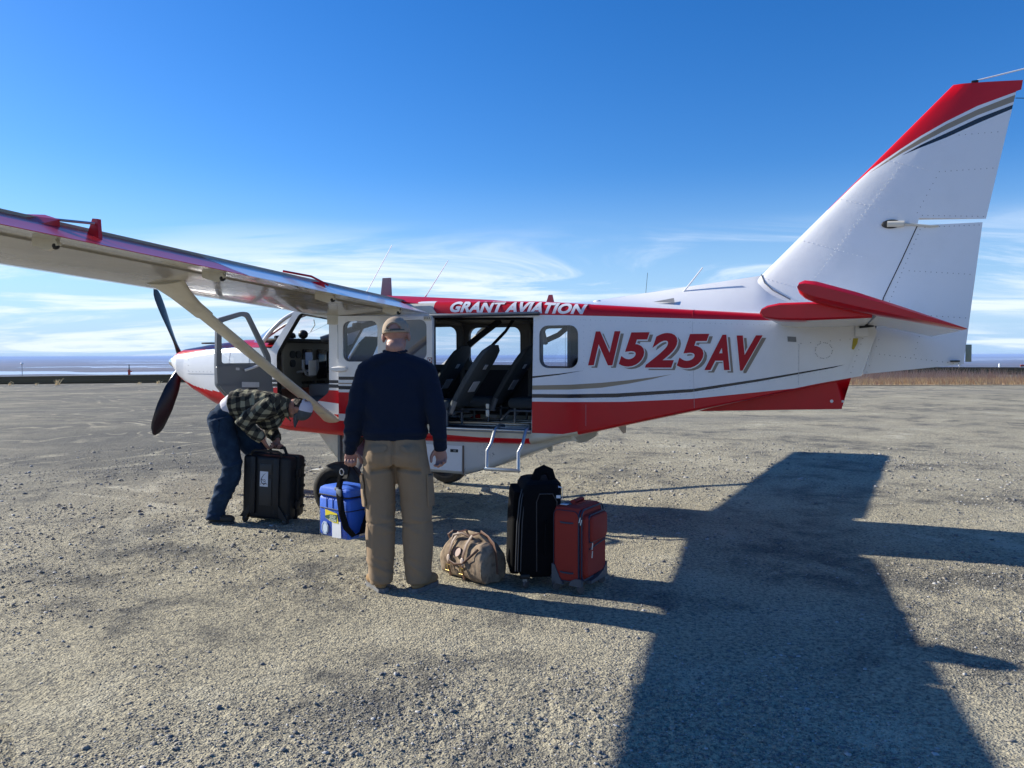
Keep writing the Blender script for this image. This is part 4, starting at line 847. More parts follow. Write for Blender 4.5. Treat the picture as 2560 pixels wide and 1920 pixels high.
# wings
HTE = lambda w: 1.978 + .0512 * abs(w)
UPW = [(5.30, .168), (5.35, .175), (5.6, .215), (6.0, .245), (6.25, .235), (6.42, .195), (6.51, .15), (6.54, .115)]
LOW = [(6.535, .09), (6.50, .065), (6.4, .04), (6.2, .02), (5.9, .01), (5.6, .02), (5.35, .035)]
def wing(sg):
    m = MB(); rings = []
    for w_ in np.linspace(.55, 6.02, 30): rings.append([(a, sg * w_, HTE(w_) + b) for a, b in UPW + LOW])
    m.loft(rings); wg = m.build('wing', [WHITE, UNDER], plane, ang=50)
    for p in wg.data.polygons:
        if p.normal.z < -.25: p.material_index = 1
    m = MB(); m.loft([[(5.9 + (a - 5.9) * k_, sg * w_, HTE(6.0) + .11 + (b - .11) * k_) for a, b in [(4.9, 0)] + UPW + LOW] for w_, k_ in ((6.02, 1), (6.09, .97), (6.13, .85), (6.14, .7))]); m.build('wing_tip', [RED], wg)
    FL = [(4.90, .004), (5.05, .055), (5.2, .112), (5.30, .150), (5.345, .14), (5.355, .09), (5.33, .045), (5.2, .028), (5.0, .006), (4.90, 0)]
    for nm, a_, b_, mt in (('flap', .78, 3.27, WHITE), ('aileron', 3.29, 6.01, RED)):
        m = MB(); m.loft([[(a, sg * w_, HTE(w_) + b) for a, b in FL] for w_ in np.linspace(a_, b_, 8)])
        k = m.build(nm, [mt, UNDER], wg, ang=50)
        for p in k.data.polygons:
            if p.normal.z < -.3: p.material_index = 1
    # hinge brackets, trailing-edge details
    for w_ in (1.08, 2.12, 3.36, 4.57):
        m = MB(); z = HTE(w_)
        m.loft([[(5.22, sg * (w_ + d), z + .03), (5.22, sg * (w_ + d), z - .01), (5.10, sg * (w_ + d), z - .045), (5.02, sg * (w_ + d), z - .02), (5.04, sg * (w_ + d), z + .015)] for d in (-.012, .012)])
        m.ell((5.05, sg * w_, z - .022), (.026, .016, .02), 1, None, 10, 8); m.build('hinge_bracket', [CREAM, BLACKP], wg)
    m = MB(); z = HTE(4.45)
    m.loft([[(5.36, sg * 4.56, z + .172), (5.36, sg * 4.56, z + .178), (5.20, sg * 4.56, z + .11), (5.20, sg * 4.56, z + .105)], [(5.36, sg * 4.40, z + .165), (5.36, sg * 4.40, z + .200), (5.24, sg * 4.40, z + .165), (5.24, sg * 4.40, z + .12)]]); m.build('aileron_fairing', [RED], wg)
    m = MB(); m.loft([[(5.22, sg * 4.25, z + .09), (5.12, sg * 4.25, z + .05), (5.13, sg * 4.25, z + .185), (5.17, sg * 4.25, z + .19)], [(5.22, sg * 4.225, z + .09), (5.12, sg * 4.225, z + .05), (5.13, sg * 4.225, z + .185), (5.17, sg * 4.225, z + .19)]]); m.tube([(5.15, sg * 4.24, z + .160), (5.27, sg * 4.41, z + .165)], .008, 8, 1); m.build('aileron_horn', [RED, ALU], wg)
    m = MB(); z = HTE(2.2)
    m.tube([(5.36, sg * 2.36, z + .20), (5.2, sg * 2.2, z + .165), (5.12, sg * 2.08, z + .10)], .009, 8); m.loft([[(5.25, sg * 2.14, z + .13), (5.10, sg * 2.14, z + .05), (5.12, sg * 2.14, z + .12)], [(5.25, sg * 2.06, z + .13), (5.10, sg * 2.06, z + .05), (5.14, sg * 2.10, z + .09)]]); m.build('flap_horn', [RED], wg)
    # strut
    P0 = Vector((6.16, sg * .60, .915)); P1 = Vector((5.86, sg * 3.05, 2.13)); m = MB()
    ch = lambda k: [(k * math.cos(t) * (1.0), .028 * math.sin(t)) for t in np.linspace(0, 2 * PI, 18, endpoint=False)]
    rings = []; d = (P1 - P0).normalized(); up = Vector((0, -d.z * sg, abs(d.y))).normalized()
    for u, k in ((0, .085), (.06, .082), (.10, .078), (.5, .076), (.86, .078), (.90, .084)):
        c = P0.lerp(P1, u); rings.append([tuple(c + Vector((1, 0, 0)) * a + up * b) for a, b in ch(k)])
    m.loft(rings); st = m.build('wing_strut', [CREAM], plane)
    m = MB(); rings = []
    for u, k, o in ((.84, .095, 0), (.90, .10, 0), (.95, .12, -.01), (1.0, .16, -.02), (1.03, .20, -.02)):
        c = P0.lerp(P1, u); rings.append([tuple(c + Vector((1, 0, 0)) * (a + o) + up * b * 1.25) for a, b in ch(k)])
    m.loft(rings); m.build('strut_fairing', [CREAM], st)
    m = MB(); rings = []
    for u, k in ((.10, .080), (.05, .095), (.0, .115), (-.03, .13)):
        c = P0.lerp(P1, u); rings.append([tuple(c + Vector((1, 0, 0)) * a + up * b * 1.2) for a, b in ch(k)])
    m.loft(rings); m.build('strut_cuff', [CREAM], st)
    return wg
wp = wing(1); wing(-1)
# centre section and root fairing over the cabin roof
m = MB(); rings = []
for w_ in np.linspace(-.60, .60, 17):
    k = 1 - .0 * abs(w_); e = max(0, abs(w_) - .45) / .15
    rings.append([(3.95, w_, 2.10), (4.35, w_, 2.152 - .03 * e), (4.9, w_, 2.190 - .09 * e), (5.35, w_, 2.222 - .06 * e), (5.6, w_, 2.235 - .03 * e), (6.0, w_, 2.255), (6.3, w_, 2.245), (6.5, w_, 2.18), (6.55, w_, 2.12), (6.3, w_, 2.08), (5.0, w_, 2.06), (4.2, w_, 2.08)])
m.loft(rings); cs = m.build('wing_centre_fairing', [RED, WHITE], plane, ang=50)
for p in cs.data.polygons:
    if p.center.x > 5.95: p.material_index = 1
# root side panel beneath the wing
m = MB(); m.prism([(6.20, 2.03), (6.60, 2.10), (6.52, 2.16), (6.2, 2.10), (4.95, 2.10), (4.88, 2.02)], lambda s, h: (s, .60, h), lambda s, h: (s, .642, h)); m.box((6.10, .645, 2.02), (.155, .03, .17), 0, .004); m.build('wing_root_panel', [CREAM], skin_p)

# pod
PODP = [(6.51, .768), (6.14, .437), (5.0, .418), (4.63, .409), (4.334, .50), (4.018, .625), (3.5, .822), (3.5, .88), (6.5, .80)]
def podprof(s): return interp([(3.5, .822), (4.018, .625), (4.334, .493), (4.63, .409), (5.0, .418), (6.14, .437), (6.51, .768)], s)
def podtop(s): return interp([(3.5, .86), (3.9, .80), (5, .76), (6.51, .80)], s)
m = MB()
def podring(s, w0):
    b = podprof(s); t = podtop(s); r_ = min(.07, (t - b) * .45)
    pts = [(w0, t)] + [(w0 - r_ + r_ * math.cos(a), b + r_ - r_ * math.sin(a)) for a in np.linspace(0, PI / 2, 5)]
    return [(s, y, z) for y, z in pts] + [(s, -y, z) for y, z in pts[::-1]]
m.loft([podring(s, interp([(3.5, .30), (4.0, .50), (4.6, .575), (6, .575)], s)) for s in (3.5, 3.65, 3.8, 4.0, 4.2, 4.334, 4.5, 4.63, 4.9, 5.2, 5.62)], 0)
pod = m.build('cargo_pod', [SCUFF], plane)
MB().loft([podring(s, w_) for s, w_ in ((6.12, .55), (6.3, .50), (6.49, .42))]).build('pod_nose', [CREAM], pod)
MB().loft([podring(s, .30) for s in (5.60, 6.13)]).build('gear_recess', [mat('recess_shade_brown', (.05, .042, .035), .7)], pod)  # shade inside the recess is put into the block's dark brown colour
MB().loft([[(6.13, .56, .78), (6.10, .56, .78), (6.10, .52, .78), (6.13, .52, .78)], [(6.14, .55, .43), (6.11, .55, .43), (6.11, .50, .43), (6.14, .50, .43)]]).build('pod_edge_strip', [ALUD], pod)
m = MB(); m.prism(rpoly([(5.58, .715), (4.632, .705), (4.638, .452), (5.58, .462)], .01), lambda s, h: (s, .576, h), lambda s, h: (s, .584, h)); m.build('pod_door', [WHITE], pod)
m = MB(); m.box((4.72, .586, .655), (.085, .01, .03), 0, .003); m.box((4.71, .592, .655), (.03, .006, .016), 1); m.build('pod_latch', [BLACKP, ALUD], pod)
m = MB(); m.box((4.622, .58, .57), (.012, .012, .28)); m.build('pod_seam', [mat('seam_brown', (.16, .11, .08), .6)], pod)
# cream fairing strip under the sill
m = MB(); m.loft([[(3.55, .40, .85), (3.55, .42, .78), (3.55, .2, .76)], [(3.95, .60, .83), (3.95, .585, .75), (3.95, .3, .74)]]); m.build('belly_fairing', [CREAM], skin_p)
m = MB(); m.loft([[(3.68, y_, .835), (3.68, y_, .755), (3.60, y_, .722), (3.52, y_, .735), (3.42, y_, .80), (3.40, y_, .87)] for y_ in (-.03, .03)]); m.build('belly_blade_fairing', [CREAM], skin_p)
for s_, z_ in ((3.93, .66), (3.16, .88)): MB().loft([[(s_ + .05, .01, z_ + .03), (s_ + .05, -.01, z_ + .03), (s_ - .04, -.01, z_ + .03), (s_ - .04, .01, z_ + .03)], [(s_ - .01, .005, z_ - .05), (s_ - .01, -.005, z_ - .05), (s_ - .04, -.005, z_ - .04), (s_ - .04, .005, z_ - .04)]]).build('blade_aerial', [CREAM], skin_p)

# landing gear
def wheel(loc, r, w_, name):
    e = empty(name, loc, 0, plane); m = MB()
    m.lathe([(r * .52, w_ * .40), (r * .62, w_ * .48), (r * .80, w_ * .50), (r * .93, w_ * .40), (r * .985, w_ * .22), (r, 0), (r * .985, -w_ * .22), (r * .93, -w_ * .40), (r * .80, -w_ * .5), (r * .62, -w_ * .48), (r * .52, -w_ * .4)], 40, 0, None, 'Y'); m.build('tyre', [BLACKR], e)
    m = MB(); m.lathe([(0, w_ * .36), (r * .18, w_ * .36), (r * .22, w_ * .30), (r * .50, w_ * .32), (r * .54, w_ * .40), (r * .54, -w_ * .4), (r * .5, -w_ * .3), (0, -w_ * .3)], 32, 0, None, 'Y'); m.build('wheel_hub', [BLACKP], e)
    return e
wheel((5.72, 1.10, .28), .28, .21, 'main_wheel'); wheel((5.72, -1.20, .28), .28, .21, 'main_wheel'); wheel((7.62, 0, .23), .23, .17, 'nose_wheel')
for sg, w_ in ((1, 1.0), (-1, 1.1)):
    m = MB(); m.tube([(5.86, sg * .25, .74), (5.84, sg * .55, .60), (5.76, sg * .85, .36), (5.74, sg * w_, .29)], [(.085, .02), (.08, .018), (.065, .016), (.05, .016)], 10, 0, up=(1, 0, 0)); m.build('gear_leg', [ALUD], plane)
m = MB(); m.tube([(7.62, .0, .95), (7.62, 0, .50)], .045, 12); m.tube([(7.62, .11, .23), (7.62, .11, .48), (7.62, -.11, .48), (7.62, -.11, .23)], .022, 10); m.build('nose_gear_fork', [CREAM], plane)
m = MB(); m.box((6.06, .94, .435), (.20, .10, .014), 0, .005, None); m.box((6.02, .94, .452), (.10, .06, .012), 0, .004); m.build('step_plate', [CREAM], plane)
# boarding ladder
m = MB()
for s_ in (4.245, 3.925):
    m.tube([(s_ - .03, .50, .915), (s_ - .02, .58, .93), (s_ - .005, .66, .89), (s_ + .005, .73, .76), (s_ + .015, .80, .70), (s_, .84, .53)], .0165, 10)
m.build('ladder_rail', [ALU], (lad := empty('boarding_ladder', (0, 0, 0), 0, plane)))
MB().box((4.085, .845, .535), (.36, .04, .032), 0, .006).build('ladder_step', [ALU], lad)
MB().box((4.085, .60, .905), (.34, .03, .02), 0, .006).build('ladder_rung', [ALUD], lad)
# antennas
def whip(b, t, base=.02, k=1.0):
    e = empty('whip_antenna', (0, 0, 0), 0, plane); b = Vector(b); t = Vector(t); d = (t - b)
    MB().tube([b, b + d * .10, b + d * .16, t], [.006 * k, .0055 * k, .005 * k, .0035 * k], 8).build('rod', [WLET], e)
    MB().tube([b - Vector((0, 0, .03)), b + Vector((0, 0, .01)), b + d * .12], [base, base * .7, .007], 10).build('base', [WHITE], e)
whip((6.15, 0, 2.27), (5.78, 0, 2.83)); whip((5.38, 0, 2.22), (5.08, 0, 2.627)); whip((2.66, .05, 2.07), (2.38, .05, 2.42), .04, 1.7)
MB().tube([(2.93, 0, 2.19), (2.912, 0, 2.40)], .002, 6).build('wire_antenna', [BLACKP], plane)
MB().loft([[(5.93, .012, 2.24), (5.93, -.012, 2.24), (5.79, -.012, 2.24), (5.79, .012, 2.24)], [(5.90, .012, 2.47), (5.90, -.012, 2.47), (5.80, -.012, 2.47), (5.80, .012, 2.47)]]).build('broad_blade_antenna', [mat('antenna_grey', (.22, .19, .2), .5)], plane)
MB().loft([[(3.96, .008, 2.13), (3.96, -.008, 2.13), (3.87, -.008, 2.13), (3.87, .008, 2.13)], [(3.93, .006, 2.22), (3.93, -.006, 2.22), (3.89, -.006, 2.22), (3.89, .006, 2.22)]]).build('small_blade_antenna', [mat('antenna_red', (.40, .10, .10), .5)], plane)
MB().ell((3.38, .12, 2.115), (.05, .04, .03), 0, None, 14, 8).build('gps_dome', [WLET], plane)
# aerial wire off the fin top
MB().tube([(.17, 0, 3.86), (-.9, -.02, 4.02)], .006, 8).build('tail_aerial_rod', [WLET], plane)
MB().box((.19, 0, 3.85), (.05, .03, .02), 0, .004).build('aerial_mount', [BLACKP], plane)
MB().tube([(-.10, 0, 3.68), (-.17, 0, 3.67)], .003, 6).build('static_wick', [BLACKP], plane)

# rivets: one small dome each, joined per surface
def rivets(name, segs, mapf, parent, mt, r_=.0048):
    m = MB()
    for a, b, st in segs:
        a = Vector(a); b = Vector(b); k = max(2, int((b - a).length / st))
        for i in range(k + 1):
            p = a.lerp(b, i / k); q = mapf(p.x, p.y); c = Vector(q)
            m.add([c + Vector((r_, 0, 0)), c + Vector((0, 0, r_)), c - Vector((r_, 0, 0)), c - Vector((0, 0, r_)), c + Vector((0, .0035, 0))], [(0, 1, 4), (1, 2, 4), (2, 3, 4), (3, 0, 4)])
    o = m.build(name, [mt], parent, False); o['kind'] = 'stuff'; return o
RIV = mat('rivet_paint', (.72, .72, .72), .25); RIVD = mat('dark_rivet', (.10, .10, .11), .5)
fmap = lambda s, h: (s, fthick(s, h) + .0005, h)
rivets('rivets', [((1.192, 2.961), (.743, 2.80), .037), ((1.531, 2.629), (.953, 2.422), .037), ((.82, 3.258), (.528, 3.151), .037), ((.715, 3.222), (1.39, 2.291), .036), ((.73, 3.222), (1.30, 2.44), .05), ((1.83, 2.297), (1.516, 2.192), .036)], fmap, fin, RIV)
rivets('dark_rivets', [((.60, 2.80), (.44, 3.13), .05), ((.44, 3.13), (.05, 3.13), .04), ((.56, 2.775), (.11, 2.74), .04), ((.30, 3.42), (.02, 3.42), .045)], fmap, fin, RIVD, .004)
rmap = lambda s, h: (s, min(fthick(s, h), .055) + .0005, h)
rivets('dark_rivets', [((.577, 2.657), (.80, 2.06), .04), ((.654, 2.314), (.199, 2.268), .04), ((.481, 1.929), (.225, 1.907), .04), ((.873, 1.606), (.269, 1.523), .04), ((.569, 1.754), (.605, 1.60), .05), ((.88, 1.73), (.97, 1.45), .05), ((.54, 2.675), (.14, 2.672), .035)], rmap, rud, RIVD, .004)
smap = lambda s, h: (s, hw(s) + .0005, h)
rivets('rivets', [((3.8, 1.945), (1.75, 1.862), .045), ((3.84, 1.93), (3.84, 1.44), .05), ((3.36, 1.93), (3.36, 1.48), .05), ((2.42, 1.90), (2.42, 1.32), .05), ((1.52, 1.69), (1.52, 1.37), .05), ((3.30, 1.24 - .04), (2.40, 1.256), .05), ((2.4, 1.256), (1.3, 1.46), .045), ((3.3, 1.47), (3.3, 1.93), .05)], smap, skin_p, mat('fuselage_rivet', (.52, .53, .55), .3), .0042)
rivets('dark_rivets', [((1.50, 1.70), (1.11, 1.735), .07), ((1.01, 1.74), (1.10, 1.45), .05)] + [((1.317 + .068 * math.cos(a), 1.638 + .068 * math.sin(a)), (1.317 + .068 * math.cos(a + .4), 1.638 + .068 * math.sin(a + .4)), .1) for a in np.arange(0, 6.2, .785)], lambda s, h: (s, hw(s) + .006, h), skin_p, RIVD, .004)
rivets('dark_rivets', [((8.42, 1.42), (7.7, 1.42), .07), ((8.44, 1.56), (8.44, 1.43), .05)], lambda s, h: (s, cside(s, h) + .0055, h), cowl, RIVD, .005)
RIVG = mat('seam_sealant', (.42, .43, .45), .5)
for pts in ([(2.38, 1.10 + .03), (2.40, 1.9)], [(3.34, .95), (3.34, 1.15)], [(1.515, 1.34), (1.515, 1.69)]):
    MB().tube([(s, hw(s) + .0005, h) for s, h in dens(pts, .1, False)], .0012, 5).build('skin_seam', [RIVG], skin_p)
for s_ in (3.34, 2.40):
    MB().tube([(s_, hw(s_) - .14 * min(1, hw(s_) * .5 / .14) * (1 - math.cos(a) ** .62) + .0005, interp(HSH, s_) + (interp(HRT, s_) - interp(HSH, s_)) * math.sin(a) ** .8) for a in np.linspace(0, PI / 2 - .001, 10)], .0025, 5).build('skin_seam', [DRED], skin_p)
# ================================================================== people
from mathutils import noise as mnoise
TS = bpy.data.scenes.new('build')
def fbm(p, sc, seed=0.0):
    q = Vector((p[0] * sc[0] + seed, p[1] * sc[1] + seed * .7, p[2] * sc[2])); return mnoise.noise(q) + .5 * mnoise.noise(q * 2.1)
def blob(name, m, voxel, it, mats, parent, disp=None, sm=.5):
    me = bpy.data.meshes.new('tmp'); me.from_pydata(m.v, [], m.f); b = bmesh.new(); b.from_mesh(me); bmesh.ops.recalc_face_normals(b, faces=b.faces); b.to_mesh(me); b.free()
    o = bpy.data.objects.new('tmp', me); TS.collection.objects.link(o)
    r_ = o.modifiers.new('r', 'REMESH'); r_.mode = 'VOXEL'; r_.voxel_size = voxel; r_.adaptivity = 0
    if it: s_ = o.modifiers.new('s', 'SMOOTH'); s_.factor = sm; s_.iterations = it
    with bpy.context.temp_override(scene=TS, view_layer=TS.view_layers[0]):
        dg = bpy.context.evaluated_depsgraph_get(); dg.update(); nm = bpy.data.meshes.new_from_object(o.evaluated_get(dg))
    bpy.data.objects.remove(o)
    if disp:
        k = len(nm.vertices); a_ = np.empty(k * 3, np.float32); nm.vertices.foreach_get('co', a_); nn_ = np.empty(k * 3, np.float32); nm.vertex_normals.foreach_get('vector', nn_)
        a_ = a_.reshape(-1, 3); d_ = np.array([disp(Vector(p)) for p in a_.tolist()], np.float32); a_ = a_ + nn_.reshape(-1, 3) * d_[:, None]; nm.vertices.foreach_set('co', a_.ravel()); nm.update()
    nm.name = name; nm.materials.clear(); return link(name, nm, parent, mats, True)
def skinmat(name, col):
    m = mat(name, col, .5, var=.5, vs=14, col2=[col[0] * .85, col[1] * .62, col[2] * .6], bump=.2, bs=180, bd=.002); b = m.node_tree.nodes['Principled BSDF']; b.inputs['Subsurface Weight'].default_value = .12; b.inputs['Subsurface Radius'].default_value = (.01, .004, .002); b.inputs['Subsurface Scale'].default_value = .5; return m
SKIN = skinmat('fair_skin', (.40, .215, .165)); SKIN2 = skinmat('skin_ruddy', (.34, .175, .13))
def head(m, M, jaw=1.0):
    m.ell((0, -.008, .035), (.076, .096, .092), 0, M, 24, 16); m.ell((0, .028, -.035), (.060, .066, .075), 0, M, 20, 12); m.ell((0, .068, -.092), (.030, .022, .022), 0, M)
    m.ell((0, -.03, -.055), (.060, .060, .06), 0, M); m.tube([(0, .088, .025), (0, .108, -.015), (0, .112, -.026)], [.011, .015, .013], 8, 0, True, M); m.ell((0, .09, -.055), (.024, .012, .008), 0, M); m.ell((0, .088, -.068), (.021, .012, .008), 0, M)
    m.ell((0, .082, .040), (.05, .016, .012), 0, M)
    for s in (-1, 1): m.ell((s * .081, -.010, -.008), (.013, .022, .035), 0, M @ Matrix.Rotation(R(0), 4, 'X'), 12, 8)
def hand(m, M, curl=1.0, sc=1.0, mir=1, tc=0):
    # wrist at the origin, fingers towards -Z, palm looks along +Y, thumb on the +X side (mir=-1 mirrors)
    S = M @ Matrix.Diagonal((mir * sc, sc, sc, 1))
    m.tube([(0, 0, .03), (0, 0, -.02), (.002, .002, -.055), (.0, .004, -.088)], [(.026, .020), (.031, .018), (.042, .017), (.041, .014)], 14, 0, True, S, up=(1, 0, 0))
    for i, (x, L_, z) in enumerate(((.030, 1.0, -.088), (.010, 1.08, -.093), (-.010, 1.0, -.090), (-.029, .82, -.082))):
        a = R(20 + 45 * curl); p = Vector((x, .004, z)); pts = [p + Vector((0, 0, .012)), p]; rr = [.0105, .0105]
        for k, seg in enumerate((.040 * L_, .026 * L_, .020 * L_)):
            pts.append(pts[-1] + Vector((0, math.sin(a), -math.cos(a))) * seg); rr.append((.0098, .0090, .0078)[k]); a += R(62 * curl + 8 * i * curl * .3)
        m.tube(pts, rr, 10, 0, True, S); m.ell(pts[-1], (.0078,) * 3, 0, S, 10, 8)
    t = [(.026, .004, -.022), (.050, .012, -.042), (.066, .018, -.068), (.074 - .012 * tc, .020 + .012 * tc, -.096)]
    m.tube(t, [.016, .0135, .0115, .009], 10, 0, True, S); m.ell(t[-1], (.009,) * 3, 0, S, 10, 8)
def limbM(p, q, palm):
    d = (Vector(q) - Vector(p)).normalized(); z = -d; y = Vector(palm); y = (y - z * y.dot(z)).normalized(); x = y.cross(z); M = Matrix((x, y, z)).transposed().to_4x4(); M.translation = Vector(p); return M

# --- standing man, seen from behind
pa = empty('person', (-.78, 5.27, 0)); tag(pa, 'man in navy sweater, khaki cargo trousers and tan cap standing seen from behind', 'person')
O1 = Vector((.78, -5.27, 0)); T1 = Matrix.Translation(O1)
def W1(x, y, z): return (x + .78, y - 5.27, z)
KNIT = mat('navy_knit', (.0062, .0125, .030), .95, sheen=.05, spec=.2, var=.35, vs=160, col2=(.009, .016, .036), bump=.35, bs=420, bd=.002)
KHAKI = mat('khaki_canvas', (.265, .185, .112), .9, var=.35, vs=9, col2=(.21, .145, .088), bump=.3, bs=260, bd=.002)
Lsh, Lel, Lwr = (-.985, 5.28, 1.495), (-1.068, 5.25, 1.20), (-1.112, 5.29, .965)
Rsh, Rel, Rwr = (-.585, 5.28, 1.495), (-.512, 5.24, 1.20), (-.492, 5.28, .985)
b = MB(); headM = Matrix.Translation(W1(-.792, 5.31, 1.738)) @ Matrix.Rotation(R(-3), 4, 'Y') @ Matrix.Rotation(R(-3), 4, 'X') @ Matrix.Diagonal((1.06, 1.03, 1.03, 1)); head(b, headM)
b.tube([W1(-.80, 5.27, 1.52), W1(-.797, 5.275, 1.60), W1(-.793, 5.29, 1.69)], [.085, .068, .066], 20); b.ell(W1(-.795, 5.245, 1.66), (.062, .05, .05))
b.tube([W1(-.80, 5.28, .93), W1(-.80, 5.28, 1.15), W1(-.795, 5.28, 1.40), W1(-.79, 5.28, 1.52)], [(.17, .10), (.18, .10), (.19, .11), (.12, .07)], 20, up=(1, 0, 0))
for a, e, w in ((Lsh, Lel, Lwr), (Rsh, Rel, Rwr)): b.tube([W1(-.79, 5.28, 1.48), W1(*a), W1(*e), W1(*w)], [.05, .05, .04, .027], 12)
handL = limbM(W1(*Lwr), W1(-1.110, 5.30, .85), (.15, -1, 0)); handR = limbM(W1(*Rwr), W1(-.478, 5.28, .87), (-.25, -1, 0))
hand(b, handL, 1.15, 1.04, -1, 0); hand(b, handR, .55, 1.04, 1, .6)
for s, hx, kx, fx in ((-1, -.90, -.905, -.895), (1, -.695, -.655, -.648)): b.tube([W1(hx, 5.28, .92), W1(kx, 5.27, .48), W1(fx, 5.26, .08)], [.08, .055, .04], 12)
blob('body', b, .0048, 4, SKIN, pa)
m = MB()   # sweater
TOR = [(1.035, .218, .135, -.802), (1.06, .222, .138, -.802), (1.12, .222, .138, -.802), (1.25, .222, .135, -.80), (1.38, .230, .135, -.795), (1.46, .232, .125, -.790), (1.52, .185, .108, -.788), (1.565, .120, .090, -.792), (1.60, .082, .078, -.795)]
m.tube([W1(c, 5.285, z) for z, a, d, c in TOR], [(a, d) for z, a, d, c in TOR], 36, up=(1, 0, 0))
for (sh, el, wr), s in (((Lsh, Lel, Lwr), -1), ((Rsh, Rel, Rwr), 1)):
    p = [Vector(sh) + Vector((s * -.06, 0, .02)), Vector(sh) + Vector((0, 0, -.02)), Vector(sh).lerp(Vector(el), .5), Vector(el), Vector(el).lerp(Vector(wr), .5), Vector(wr)]
    m.tube([W1(*q) for q in p], [(.078, .08), (.078, .084), (.071, .078), (.063, .066), (.056, .058), (.044, .045)], 20, up=(0, 1, 0))
m.tube([W1(-1.005, 5.285, 1.49), W1(-.97, 5.285, 1.528), W1(-.90, 5.28, 1.562), W1(-.80, 5.275, 1.592), W1(-.70, 5.28, 1.562), W1(-.615, 5.285, 1.522), W1(-.575, 5.285, 1.485)], [(.070, .078), (.058, .082), (.054, .085), (.056, .082), (.054, .085), (.058, .082), (.070, .078)], 20, up=(0, 0, 1)); m.ell(W1(-.80, 5.29, 1.60), (.085, .078, .05))
def swd(p):
    arm = abs(p.x) > .22 + max(0, (1.3 - p.z)) * .1
    d = .0045 * fbm(p, (7, 7, 3.2), 3) + .0022 * fbm(p, (22, 22, 10), 5)
    if arm: d += .012 * max(0, mnoise.noise(Vector((p.x * 9, p.y * 8, p.z * 22)))) * (1.4 if p.z < 1.15 else .8)
    else:
        d += .009 * max(0, 1 - abs(p.z - 1.085) / .03) - (.006 if p.z < 1.06 else 0)
        d += .006 * math.exp(-((abs(p.x + .01) - .17) / .05) ** 2) * math.sin(p.z * 34 + p.x * 18) * (1 if p.z > 1.15 else .2) + .008 * max(0, mnoise.noise(Vector((p.x * 5, p.y * 5, p.z * 11 + p.x * 6))))
    return d
sw = blob('sweater', m, .0085, 14, KNIT, pa, swd)
MB().tube([W1(-.797 + .078 * math.cos(a), 5.285 + .072 * math.sin(a), 1.634 + .006 * math.sin(a)) for a in np.linspace(0, 2 * PI, 28)], .008, 8, 0, False).build('collar', [KNIT], sw)
for w_, d in ((Lwr, (-.02, .04, -.10)), (Rwr, (.01, .03, -.10))):
    c = Vector(W1(*w_)); dd = Vector(d).normalized(); MB().tube([c - dd * .035, c - dd * .02, c + dd * .02, c + dd * .028], [.044, .047, .045, .040], 22).build('cuff', [KNIT], sw)
m = MB(); m.tube([W1(-.802, 5.285, 1.03), W1(-.802, 5.285, 1.045), W1(-.802, 5.285, 1.085), W1(-.802, 5.285, 1.10)], [(.205, .125), (.216, .135), (.222, .141), (.215, .134)], 40, up=(1, 0, 0)); m.build('hem_band', [KNIT], sw)
m = MB()   # trousers
m.tube([W1(-.80, 5.285, 1.09), W1(-.80, 5.285, 1.0), W1(-.80, 5.28, .93), W1(-.80, 5.28, .86)], [(.198, .122), (.208, .130), (.222, .142), (.205, .125)], 32, up=(1, 0, 0))
m.ell(W1(-.895, 5.235, .925), (.105, .105, .115)); m.ell(W1(-.705, 5.235, .925), (.105, .105, .115))
LEG = {-1: [(-.905, 5.28, .94, .112, .13), (-.912, 5.28, .80, .113, .118), (-.908, 5.28, .62, .104, .105), (-.907, 5.27, .47, .099, .10), (-.905, 5.265, .38, .104, .102), (-.902, 5.26, .24, .096, .098), (-.90, 5.255, .12, .082, .088), (-.898, 5.25, .045, .076, .085)],
       1: [(-.695, 5.28, .94, .112, .13), (-.675, 5.28, .80, .116, .118), (-.660, 5.28, .62, .110, .105), (-.653, 5.27, .47, .103, .10), (-.650, 5.265, .38, .108, .102), (-.647, 5.26, .24, .10, .098), (-.646, 5.25, .12, .088, .088), (-.645, 5.245, .05, .080, .086)]}
for s in (-1, 1): m.tube([W1(*q[:3]) for q in LEG[s]], [(q[3], q[4]) for q in LEG[s]], 26, up=(1, 0, 0))
def trd(p):
    d = .0038 * fbm(p, (9, 9, 4), 11) + .002 * fbm(p, (26, 26, 12), 13)
    d += .014 * max(0, mnoise.noise(Vector((p.x * 7, p.y * 7, p.z * 21 + p.x * 9)))) * (1 if (p.z < .25 or .40 < p.z < .60) else .25)
    d -= .006 * math.exp(-((p.z - .470) / .006) ** 2); d -= .016 * math.exp(-((p.x + .018) / .012) ** 2) * (1 if .80 < p.z < 1.05 and p.y < -.03 else 0)
    for s in (-1, 1):
        if p.y < 0: d -= .010 * math.exp(-((p.z - (.83 + .10 * (.12 - abs(p.x + .018)))) / .012) ** 2) * (1 if abs(p.x) < .17 else 0)
    return d
tr = blob('trousers', m, .0080, 10, KHAKI, pa, trd)
